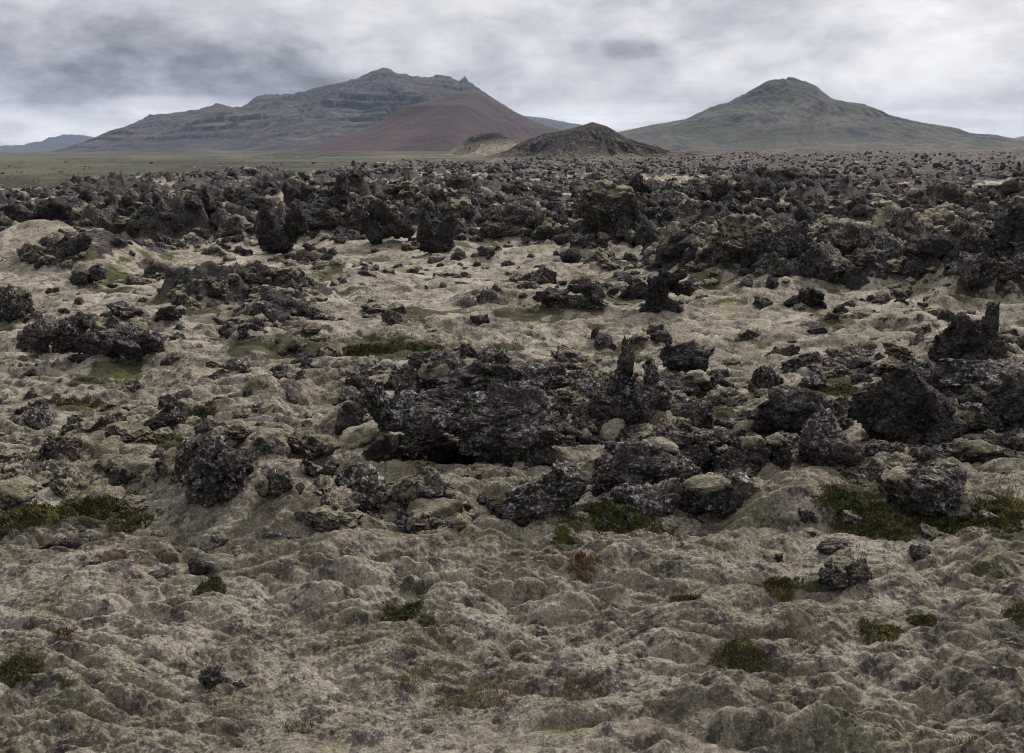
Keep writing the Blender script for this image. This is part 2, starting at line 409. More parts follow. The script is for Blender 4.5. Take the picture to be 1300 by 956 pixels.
def build_ground():
    rr = [3.5]
    while rr[-1] < 11000:
        d = rr[-1]
        st = d*d/8400 if d < 38 else .0046*d
        if d > 420: st = .0046*d + (d-420)*.02
        if d < 6.3: st = .03
        rr.append(d + min(st, 700))
    rr = np.array(rr)
    az = np.radians(np.concatenate([np.arange(-180,-34,4), np.arange(-34,-29.5,.25), np.linspace(-29.5, 29.5, 1400), np.arange(29.75,34,.25), np.arange(34,181,4)]))
    R_, A_ = np.meshgrid(rr, az, indexing='ij')
    x = R_ * np.sin(A_); y = R_ * np.cos(A_)
    cell = np.maximum(np.gradient(rr)[:,None] * .8, R_ * math.radians(59/1400))
    cell = np.broadcast_to(cell, x.shape).copy()
    z = H(x, y, True, cell)
    core, patch = lava_mask(x, y)
    wob = .35 * pn2(x/.9, y/.9, 61) + .25 * pn2(x/.25, y/.25, 62)
    g = pix_masks(x, y, z, GREEN, wob)
    mid = sm(14, 19, R_) * (1 - sm(70, 120, R_))
    g = np.maximum(g, .95*sm(.20, .55, pn2(x/1.6, y/2.2, 63) + .35*pn2(x/.5, y/.5, 64)) * mid)
    near = (1 - sm(14, 19, R_))
    g = np.maximum(g, .7*sm(.50, .80, pn2(x/1.2, y/1.2, 65) + .3*pn2(x/.3, y/.3, 66)) * near * .9)
    s = .8 * pix_masks(x, y, z, SOIL, wob + .6 * pn2(x/.45, y/.3, 69) + .3)
    s = np.maximum(s, .6*sm(.60, .85, pn2(x/2.3, y/2.3, 67) + .4*pn2(x/.4, y/.4, 68)))
    rock = np.clip(core + .75 * patch, 0, 1)
    rock = rock * (1 - .8 * sm(-.05, .30, pn2(x/11, y/7, 29) + .35 * pn2(x/3, y/3, 30)) * (1 - .8*sm(100, 180, R_)))
    for p in PITS: rock = np.maximum(rock, 1.6 * (1 - sm(.5, 1.15, ((x-p[0])/p[2])**2 + ((y-p[1])/(p[2]*.75))**2)))
    far = sm(.0, 1, (R_ - 98)/25) * (1 - np.clip(core, 0, 1))
    mask = np.stack([rock, g, s, far], -1).reshape(-1, 4)
    V = np.stack([x, y, z], -1).reshape(-1, 3)
    nr, nc = x.shape
    Fq = grid_faces(nr, nc)[:, ::-1]
    # close the inner ring with one point under the camera
    me = mesh_np('ground', V, Fq, [M_GROUND], {'mask': mask})
    link('ground', me, 'pale grey olive moss carpet over hummocky lava ground', 'ground', kind='structure')
    # the little disc underfoot
    n = len(az)
    V2 = np.concatenate([V[:n], [[0, 0, float(V[:n,2].mean())]]])
    F2 = np.stack([np.arange(n-1), np.full(n-1, n), np.arange(1, n)], -1)
    me2 = mesh_np('ground_underfoot', V2, F2, [M_GROUND], {'mask': np.zeros((n+1, 4))})
    link('ground_underfoot', me2, 'mossy ground directly under the viewpoint', 'ground', kind='structure')
    print('ground', V.shape)

# ------------------------------------------------------------------ icospheres
import bmesh
ICO = {}
def ico(k):
    if k not in ICO:
        bm = bmesh.new(); bmesh.ops.create_icosphere(bm, subdivisions=k, radius=1)
        bm.verts.ensure_lookup_table()
        V = np.array([v.co[:] for v in bm.verts], F32); Fc = np.array([[v.index for v in f.verts] for f in bm.faces], np.int32)
        bm.free(); ICO[k] = (V, Fc)
    return ICO[k]

def lobe(kind, sub, seed):
    """a rock body of unit radius; kinds: block (angular), lump (rounded), clinker (spiky), slab, pillow (moss)"""
    V, Fc = ico(sub); r = np.random.default_rng(seed)
    off = r.uniform(-50, 50, 3)
    if kind in ('block', 'slab', 'clinker', 'face'):
        nn = r.normal(size=({'clinker': 22, 'face': 9}.get(kind, 13), 3)); nn /= np.linalg.norm(nn, axis=1)[:,None]
        dd = r.uniform(.58, .95, len(nn))
        c = V @ nn.T
        q = np.where(c > .05, dd / np.maximum(c, .05), 9)
        q = -np.log(np.exp(-q * 9).sum(1)) / 9          # soft minimum: edges a little worn
        rad = np.clip(q, .3, 1.25)
    else:
        rad = np.ones(len(V), F32) * .9
    P = V * rad[:,None]
    def vn(p, f, s):
        return np.stack([pn3(p*f + off, s), pn3(p*f + off + 17, s+1), pn3(p*f + off + 31, s+2)], -1)
    if kind == 'pillow':
        P = P + .22 * vn(P, 1.3, 5)
        w1, _ = worley3(P*1.5 + off, 9)
        P = P * (1.05 - .22 * w1[:,None])
        P = P * (1 + .07 * np.abs(pn3(P*4 + off, 6))[:,None] + .03 * pn3(P*13 + off, 7)[:,None] + .012 * pn3(P*30 + off, 8)[:,None])
        return P, Fc
    big = {'face': .10, 'block': .15, 'slab': .18, 'lump': .28, 'clinker': .34}[kind]
    P = P + big * vn(P, 1.5, 10)
    Q = P + .12 * vn(P, 3.5, 14)
    w1, w2 = worley3(Q*2.3 + off, 20)
    kn = {'face': .07, 'block': .12, 'slab': .12, 'lump': .24, 'clinker': .34}[kind]
    rg = 1 - 2*np.abs(pn3(Q*2.2 + off, 21))
    P = P * (1 + kn * (.45 - w1) + .13 * rg * (1 if kind != 'lump' else .4))[:,None]
    w3, w4 = worley3(Q*6.0 + off, 22)
    P = P * (1 + (.04 if kind == 'face' else .10 if kind != 'block' else .07) * (.5 - w3) + .05 * (w4 - w3))[:,None]
    C_ = P + .10 * vn(P, 2.5, 44)
    for cf, ca, cw in ((1.6, .11, .10), (3.3, .06, .10)):
        c1, c2 = worley3(C_ * np.array([1, 1, 1.7]) * cf + off + 3, 46)
        P = P * (1 - ca * np.exp(-((c2 - c1)/cw)**2))[:,None]
    P = P + .035 * vn(P, 7, 30) + .020 * vn(P, 16, 33)
    if sub >= 5: P = P + .014 * vn(P, 34, 36)
    if kind in ('block', 'slab'):
        # lava layering
        st = np.sin((P[:,2] + .3 * pn3(P*1.2 + off, 40)) * 13)
        P[:, :2] *= (1 + .025 * st)[:,None]
    return P, Fc

def rot(a, b, c):
    ca, sa, cb, sb, cc, sc = math.cos(a), math.sin(a), math.cos(b), math.sin(b), math.cos(c), math.sin(c)
    Rx = np.array([[1,0,0],[0,ca,-sa],[0,sa,ca]]); Ry = np.array([[cb,0,sb],[0,1,0],[-sb,0,cb]]); Rz = np.array([[cc,-sc,0],[sc,cc,0],[0,0,1]])
    return (Rz @ Ry @ Rx).astype(F32)

MAT = {'bare': M_BARE, 'dark': M_DARK, 'mid': M_MID, 'mossy': M_MOSSY, 'moss': M_MOSS}
HERO_XY = []; NEWC = []
_seed = [100]
def hero(name, label, x, yb, lobes, cat='rock', mat='mid', moss=(), group=None, sink=.12):
    """lobes: (cx, cy, half w, half h, kind, tilt deg[, depth offset px[, depth radius px]]) in photo pixels, put at the ground point seen at (x, yb)"""
    gx, gy, gz, t = terr_pt(x, yb)
    k = t / FPX; lo = [1e9, -1e9]
    mats = []
    def build(lst, defmat):
        Vs, Fs, mi, n0 = [], [], [], 0
        for L in lst:
            cx, cy, hw, hh, kind, tilt = L[:6]
            dof = L[6] if len(L) > 6 else 0; dr = L[7] if len(L) > 7 else .85 * min(hw, max(hh, hw*.75)) + .0
            size = max(hw, hh)
            sub = 6 if size > 62 else 5 if size > 17 else 4
            _seed[0] += 1
            P, Fc = lobe(kind if kind != 'moss' else 'pillow', sub, _seed[0])
            P = P @ rot(*np.random.default_rng(_seed[0]+5).uniform(-.5, .5, 3)).T if kind not in ('slab',) else P
            # keep the outline to the half sizes given
            e = np.percentile(np.abs(P), 99, axis=0)
            P = P / e
            P = P * np.array([hw, dr, hh], F32) @ rot(0, math.radians(tilt), 0).T
            P = P + np.array([cx - x, dof, (yb - cy) - (.28*hh if kind == 'pillow' else 0)], F32)
            P = P * k
            soft = .8 if kind in ('moss', 'pillow') else 1.0
            off = np.array([_seed[0]*1.7, 3, 5])
            for wl, am in ((.30, .040), (.12, .015), (.05, .007)):
                if k * size * 2 > wl * 1.5 and (sub >= 5 or wl > .1):
                    W = P / wl + off
                    P = P + soft * am * np.stack([pn3(W, 50), pn3(W+9, 51), pn3(W+19, 52)], -1)
            w_, _ = worley3(P / .085 + off, 60)
            nrm = P - P.mean(0); nrm /= np.linalg.norm(nrm, axis=1)[:,None] + 1e-6
            P = P + nrm * ((.5 - w_) * (.022 if soft == 1 else .012))[:,None]
            Vs.append(P); Fs.append(Fc + n0); n0 += len(P)
            mi.append(np.full(len(Fc), 0))
        return np.concatenate(Vs), np.concatenate(Fs)
    V, Fc = build(lobes, mat)
    me = mesh_np(name, V, Fc, [MAT[mat]])
    o = link(name, me, label, cat, group, loc=(gx, gy + .0, gz - sink * .5))
    if moss:
        for (a, b, c, d, e, *rest) in moss:
            V, Fc = build([(a, b + .55*d, c*.95, d*1.55, 'moss', e, *rest)], 'moss')
            link('moss_cushion', mesh_np('moss_cushion', V, Fc, [M_MOSS]), parent=o)
    hr_ = max(l[2] for l in lobes) * k
    HERO_XY.append((gx, gy, hr_)); NEWC.append((gx, gy, hr_, min(.20, .16 * hr_ + .02)))
    return o

R = 'lava_rock'; B_ = 'mossy_boulder'
# --- the big outcrop in the middle
hero('lava_outcrop', 'huge overhanging dark lava slab with a hollow below, biggest rock of the middle outcrop', 600, 598,
     [(605,516,108,40,'block',3,0,60),(530,514,58,26,'block',6,-20,34),(484,500,17,30,'clinker',-22,-14,20),(668,515,52,44,'block',-4,16,50),
      (600,485,66,26,'clinker',0,45,50),(655,488,48,24,'clinker',4,50,40),(640,545,60,34,'lump',6,-16,34),(540,580,60,30,'block',0,95,28),(650,590,70,24,'block',0,82,26)],
     mat='bare', moss=[(668,520,16,7,0,-18,8)])
hero(R, 'rough block with a mossy crown on top of the big overhanging slab', 556, 505,
     [(562,478,38,34,'clinker',0,0,28),(520,488,20,22,'clinker',0,-6,16),(590,490,22,22,'clinker',0,0,18),(545,455,30,14,'clinker',0,10,20)], mat='bare', moss=[(556,462,26,9,0,-8,16)])
hero(R, 'jagged brown clinker ridge behind the right end of the big overhanging slab', 690, 506,
     [(650,482,34,18,'clinker',5,0,20),(688,476,30,22,'clinker',0,0,22),(716,486,22,14,'clinker',0,0,18),(735,492,26,8,'clinker',0,0,18)], mat='bare')
hero(R, 'low dark rock at the left end of the outcrop, behind the mossy shoulder', 455, 490,
     [(440,472,20,10,'clinker',0,0,16),(478,468,32,14,'clinker',3,0,18)], mat='mid')
hero(R, 'small dark leaning rock left of the horn of the big slab', 445, 548, [(446,530,21,22,'block',-25,0,18)], mat='dark')
hero(B_, 'olive moss cushioned boulder under the horn of the big slab', 470, 562, [(462,545,38,17,'pillow',-22,0,24),(448,556,26,12,'pillow',-14,-8,20)], mat='moss')
hero(R, 'dark lichen flecked boulder below and left of the hollow', 450, 650,
     [(452,617,38,33,'block',8,0,32),(430,622,22,24,'clinker',0,0,22),(478,628,20,22,'lump',0,4,20)], mat='bare')
hero(R, 'brown boulder half under moss in front of the hollow', 540, 640, [(545,616,34,24,'lump',6,0,26),(520,622,20,22,'lump',0,0,20)], mat='mid', moss=[(524,615,20,14,10,-4,14)])
hero(B_, 'rounded moss boulder with a dark foot in front of the hollow', 552, 668, [(553,642,40,26,'pillow',4,0,32),(580,652,30,18,'pillow',0,6,24)], mat='moss')
hero(R, 'wide lichen speckled slab with a pointed right shoulder, right of the hollow', 680, 660,
     [(685,622,60,28,'block',-14,0,44),(716,610,26,32,'block',-8,0,26),(640,625,32,20,'lump',0,6,26),(690,640,52,18,'block',0,14,34)], mat='bare', moss=[(636,612,24,13,-8,-2,20)])
hero(B_, 'long mossy hump lying across the gap right of the big slab', 720, 592, [(718,575,42,17,'pillow',18,0,22),(760,590,34,14,'pillow',10,0,18)], mat='moss')
hero('lava_spire', 'tall thin dark lava spire rising from a lichen grey block', 790, 545,
     [(792,454,11,34,'clinker',5,-6,10),(785,482,16,26,'clinker',8,-6,13),(790,512,42,34,'lump',0,0,34),(765,520,22,26,'lump',0,0,20),(825,470,10,20,'clinker',-5,10,10),(815,500,34,24,'clinker',0,14,26)], mat='bare')
hero(R, 'round topped near black knob right of the tall thin spire', 866, 478, [(867,450,28,21,'lump',0,0,24),(880,462,20,16,'clinker',0,0,18)], mat='dark')
hero(R, 'low grey clinker block under the round topped black knob', 872, 512, [(862,488,42,20,'clinker',4,0,28),(900,484,24,15,'clinker',0,4,20)], mat='bare', moss=[(884,472,18,6,0,-4,12)])
hero(B_, 'olive green moss mound between the spire block and the green patch', 826, 545, [(826,524,32,20,'pillow',4,0,28)], mat='moss')
hero(R, 'small black craggy rock sitting on moss below the green patch', 868, 545, [(868,527,19,15,'clinker',0,0,15),(890,536,20,12,'lump',0,0,14)], mat='dark')
hero(R, 'broad lichen spotted block jutting out over a dark gap', 812, 625,
     [(818,582,48,32,'block',-6,-6,40),(850,590,34,24,'block',0,4,30),(785,592,26,18,'block',8,-6,26),(790,625,44,26,'block',0,42,20)], mat='bare', moss=[(836,556,30,9,10,-4,18)])
hero(R, 'dark grey block standing in front of the dark gap', 838, 662, [(838,634,48,30,'block',-5,0,34),(880,630,28,30,'block',0,0,26),(795,636,28,26,'block',0,14,22)], mat='bare')
hero(R, 'brown block with a straight cap of moss, right of the dark gap', 925, 652, [(932,622,34,34,'block',5,0,28),(905,622,34,26,'block',0,6,26)], mat='bare', moss=[(896,602,32,8,0,-4,20)])
hero(R, 'low brown rock heaped behind the lichen spotted block', 890, 602, [(880,575,34,20,'lump',0,0,22),(915,585,26,18,'block',0,-4,20),(860,560,28,14,'clinker',0,8,20),(905,556,34,14,'clinker',0,10,20)], mat='bare')
hero(R, 'twin lumps with mossy tops left of the layered block', 965, 600, [(958,572,24,28,'lump',0,0,22),(986,568,22,24,'lump',0,0,20),(975,588,26,16,'lump',0,-4,16)], mat='bare', moss=[(954,552,16,8,0,-4,12),(982,548,14,6,0,-4,12)])
hero(R, 'large rounded dark rock arching behind the layered block', 1005, 565, [(1020,518,34,30,'lump',0,0,28),(985,520,28,24,'lump',-20,0,24),(960,530,20,16,'lump',0,0,18)], mat='dark', moss=[(948,532,22,7,-20,-4,12)])
hero(R, 'squarish layered block with a rounded mossy rim', 1045, 606, [(1044,562,36,42,'face',-6,0,30),(1068,580,22,24,'block',0,0,22)], mat='bare')
hero('lava_outcrop', 'great black angular block shaped like a tilted triangle', 1145, 572,
     [(1146,508,56,54,'face',24,0,44),(1172,524,40,40,'face',0,4,34),(1120,532,32,30,'block',0,-4,28),(1186,512,24,36,'face',-38,2,24)], mat='dark')
hero(R, 'small grey stub on its own foot beneath the great black triangle', 1110, 590, [(1112,570,18,18,'lump',0,0,16),(1085,575,22,20,'block',0,0,18),(1135,575,14,18,'lump',0,0,12)], mat='mid')
hero(R, 'broad lichened slab with white crusts below the great black triangle', 1170, 655,
     [(1168,618,52,30,'lump',10,0,40),(1205,628,32,24,'block',14,0,30),(1140,600,32,20,'lump',-10,8,28)], mat='mid', moss=[(1205,622,22,14,20,-14,16),(1135,590,22,8,-10,-6,16)])
hero(R, 'grey lichen rock with a mossy left shoulder, near the right border', 1240, 552, [(1248,528,36,20,'lump',5,0,26),(1225,532,22,16,'lump',0,0,18)], mat='bare', moss=[(1222,518,18,8,-15,-4,14)])
hero(R, 'black craggy rock cut by the right border above the lichen rock', 1280, 545, [(1275,502,34,32,'block',-15,0,28),(1305,512,30,34,'block',0,0,28)], mat='dark')
hero(R, 'low grey slabs behind the thick green shrubs at the right border', 1270, 592, [(1262,575,38,14,'lump',6,0,22),(1225,568,28,12,'lump',0,4,18),(1300,585,26,16,'lump',0,0,20)], mat='mid', moss=[(1240,560,28,7,8,-3,14)])
hero('lava_outcrop', 'tall dark twin peaked crag standing at the right border', 1225, 462,
     [(1222,424,24,36,'clinker',-6,0,24),(1250,420,14,36,'clinker',4,0,16),(1235,445,40,24,'clinker',0,0,30),(1190,440,14,22,'clinker',0,0,14)], mat='dark')
hero(R, 'whitish lichen crusted rubble bank below the twin peaked crag', 1235, 505,
     [(1225,472,46,22,'clinker',0,0,30),(1270,470,34,22,'clinker',0,6,28),(1185,480,24,16,'clinker',0,0,20),(1210,492,26,14,'block',0,-4,18)], mat='bare', moss=[(1232,482,22,7,0,-16,12)])
hero(R, 'double lump boulder with a white lichen crest, alone in the right foreground moss', 1066, 745,
     [(1058,726,23,21,'lump',0,0,20),(1088,722,18,19,'lump',0,2,18),(1072,712,22,11,'clinker',0,6,16)], mat='mid')
hero(B_, 'smooth moss boulder touching the double lump boulder', 1122, 740, [(1122,720,26,18,'pillow',0,0,22)], mat='moss')
hero(R, 'flat lichen spotted rock poking out of the big right hand moss mound', 1068, 702, [(1070,686,34,13,'block',4,0,18)], mat='bare')
hero(R, 'thin dark rock edge on top of the big right hand moss mound', 1022, 665, [(1024,652,14,12,'clinker',0,0,10)], mat='bare')
hero(R, 'grey lichened boulder among the shrubs at the right border', 1235, 690, [(1236,676,26,14,'lump',0,0,20)], mat='mid')
hero(R, 'crumbling flat scrap of pale lichened rock below the double lump boulder', 1070, 768, [(1072,762,20,5,'clinker',0,0,12)], mat='bare')
# --- left of the outcrop
hero('lava_outcrop', 'tall dark upright boulder with orange flecks standing left of the outcrop', 272, 640,
     [(270,590,34,44,'block',-6,0,30),(245,575,16,28,'clinker',0,0,18),(296,598,20,36,'block',0,0,22),(275,562,26,20,'clinker',0,0,20),(255,618,16,22,'block',0,-6,14)], mat='bare')
hero(R, 'small craggy rock with a white lichen tip on the moss slope', 352, 634, [(352,610,16,22,'clinker',12,0,12),(365,604,10,12,'clinker',0,0,9)], mat='bare', moss=[(334,606,12,9,0,0,9)])
hero(B_, 'long boulder mottled with moss and lichen on the slope', 418, 676, [(415,657,36,17,'lump',6,0,24),(440,662,20,14,'clinker',0,0,16),(390,655,14,14,'clinker',0,0,12)], mat='mossy')
hero(R, 'flat lichen patch of rock showing through moss, lower on the slope', 355, 684, [(358,672,22,9,'clinker',8,0,14)], mat='bare')
hero(B_, 'round mossy dome beside a cleft, left one of the pair', 345, 584, [(344,558,26,26,'pillow',0,0,24)], mat='mossy')
hero(B_, 'cloven mossy boulder, right one of the pair', 392, 580, [(388,560,26,22,'lump',6,0,24),(412,556,20,12,'pillow',12,4,16)], mat='mossy')
hero(B_, 'brownish moss block tucked behind the tall upright boulder', 310, 586, [(300,545,18,12,'lump',0,14,14),(322,568,22,20,'pillow',0,0,18)], mat='mossy')
hero(R, 'small black rock half buried in the olive slope right of the white tipped one', 392, 608, [(394,592,16,15,'clinker',0,0,12),(418,588,12,10,'clinker',0,0,10)], mat='bare')
hero(R, 'dark blocky rock with a knob on top in the left middle moss', 210, 552, [(208,528,26,16,'block',-6,0,20),(214,508,12,12,'clinker',10,0,10),(212,540,18,10,'lump',0,-6,12)], mat='bare')
hero(B_, 'mossy boulder with a black underside left of the knobbed rock', 172, 572, [(172,554,26,16,'lump',0,0,20),(150,540,18,14,'pillow',0,6,16)], mat='mossy')
hero(R, 'grey fissured rock in the heather at far left', 80, 592, [(80,568,24,20,'lump',0,0,20),(60,575,14,14,'clinker',0,0,12)], mat='mid')
hero(B_, 'mossy boulder cut by the left border, black underneath', 8, 604, [(8,580,30,18,'lump',8,0,24)], mat='mossy')
hero(B_, 'moss humped rock at far left above the dark heather', 40, 640, [(28,614,30,18,'pillow',14,0,24),(78,622,12,18,'clinker',-10,0,10)], mat='mossy')
hero(B_, 'low moss topped stone with a black shadowed side, left', 25, 562, [(24,552,22,10,'lump',0,0,16),(-5,560,18,10,'lump',0,0,14)], mat='mossy')
hero(B_, 'small moss stone between the heather and the tall boulder', 145, 610, [(142,596,16,12,'pillow',0,0,12),(85,598,20,10,'lump',0,0,14)], mat='mossy')
hero(B_, 'pale rounded moss boulder beside the tall upright boulder', 205, 612, [(206,598,26,15,'pillow',0,0,20)], mat='mossy')
hero(B_, 'flat dark sided moss boulder in front of the heather', 180, 650, [(178,636,26,14,'lump',6,0,18)], mat='mossy')
hero('lava_rock', 'weathered ridge of rock like a fallen log, nearest stone at lower left', 300, 880,
     [(272,846,16,18,'lump',0,0,14),(298,858,26,12,'block',30,-3,12),(328,874,24,10,'block',28,-6,10)], mat='mid', moss=[(292,862,22,10,26,-12,10)])
hero(R, 'small white crusted stone beside the dark shrub in the foreground', 490, 795, [(489,784,11,9,'clinker',30,0,8)], mat='bare')
hero('lava_outcrop', 'tall dark block at the left border, left end of the clinker bank', 15, 414, [(18,386,24,26,'clinker',0,0,20),(38,378,7,18,'clinker',0,0,8),(-8,390,20,24,'clinker',0,0,18)], mat='bare')
hero('lava_outcrop', 'long low bank of dark knobbly clinker in the left middle distance', 120, 456,
     [(55,422,28,22,'clinker',0,0,22),(95,420,26,24,'clinker',0,0,22),(130,432,34,22,'clinker',4,0,24),(170,430,30,22,'clinker',6,0,22),(198,430,16,14,'clinker',0,0,14),(100,404,18,12,'clinker',0,10,14)], mat='bare')
hero(R, 'rounded dark rock behind the right end of the left clinker bank', 168, 406, [(165,396,24,10,'clinker',0,0,16)], mat='bare')
hero(R, 'dark rock with a pale lichen edge right of the left clinker bank', 216, 410, [(216,398,20,12,'clinker',-10,0,14)], mat='bare')
hero(R, 'small dark stone in the mid moss field right of the left bank', 302, 412, [(302,408,9,6,'clinker',0,0,8)], mat='bare')
hero(R, 'dark rock in the moss beside the bright green hollow', 393, 428, [(392,418,15,9,'clinker',0,0,12),(425,432,18,9,'lump',0,0,14)], mat='mid')
hero(R, 'black tuft like rock above the middle of the moss field', 610, 414, [(611,404,13,10,'clinker',0,0,10)], mat='dark')
hero(R, 'small upright stump of rock alone on the pale moss', 757, 434, [(756,423,6,11,'clinker',3,0,6)], mat='dark')
hero(R, 'rugged rock with a white lichen flank right of the centre', 1022, 480, [(1018,462,30,18,'clinker',0,0,22),(1052,462,24,13,'clinker',0,0,18)], mat='bare')
hero(R, 'lichen grey rock in front of the rugged rock with the white flank', 975, 502, [(972,480,20,20,'clinker',0,0,16),(990,492,12,10,'clinker',0,0,10)], mat='bare')
hero('lava_outcrop', 'leaning dark slab with a long tail at the edge of the far lava', 838, 402,
     [(830,362,17,26,'face',-10,0,16),(848,352,18,14,'clinker',0,6,16),(845,385,16,16,'face',-16,0,14),(812,368,20,12,'clinker',0,0,14),(866,366,18,11,'clinker',0,4,14),(838,392,28,10,'clinker',0,0,16)], mat='dark')
hero('lava_outcrop', 'heaped dark blocks left of the leaning slab', 735, 394, [(735,360,20,12,'clinker',0,4,16),(700,372,22,9,'clinker',0,0,14),(740,382,32,11,'block',4,0,18),(752,368,14,15,'clinker',0,0,12),(715,386,28,8,'clinker',0,0,12)], mat='bare')
hero(R, 'sharp dark block on the left slope in the middle distance', 108, 366, [(103,354,14,13,'clinker',0,0,12),(122,347,12,12,'clinker',0,4,10)], mat='dark')
hero(R, 'dark domed stone in moss left of the twin peaked crag', 1058, 410, [(1058,401,11,9,'clinker',0,0,10)], mat='dark')
hero('lava_spire', 'narrow dark rock tower at the top of the lava field, left of centre', 437, 272, [(435,250,9,20,'clinker',0,0,9),(430,262,14,12,'clinker',0,0,12)], mat='dark')
hero('lava_outcrop', 'large dark upright blocks at the front of the far lava, left of centre', 350, 322, [(342,285,16,28,'block',0,0,18),(376,278,16,26,'clinker',0,4,18),(352,305,22,16,'clinker',0,-4,16)], mat='dark')
hero('lava_outcrop', 'pair of vertical slabs at the front of the far lava, near the centre', 555, 324, [(540,292,12,28,'face',-6,0,14),(566,296,12,27,'face',8,0,14),(552,310,24,12,'clinker',0,-4,14)], mat='dark')
hero('lava_outcrop', 'slanted pale faced slabs in the far lava left of the vertical pair', 490, 312, [(488,272,22,15,'face',25,0,14),(470,290,12,26,'face',-20,0,12),(505,290,20,20,'clinker',0,0,14)], mat='dark')
hero(R, 'black knob on the far rim of the lava at left', 112, 262, [(111,249,8,9,'clinker',0,0,8)], mat='dark')
hero(R, 'ochre capped knob high in the far lava at right', 1165, 266, [(1165,252,13,13,'clinker',0,0,11)], mat='dark', moss=[(1158,243,7,5,0,0,6)])
hero('lava_outcrop', 'dark ragged crag at the edge of the moss, right of centre', 1030, 392, [(1030,374,18,14,'clinker',0,0,16),(1010,382,16,12,'clinker',0,0,14)], mat='dark')

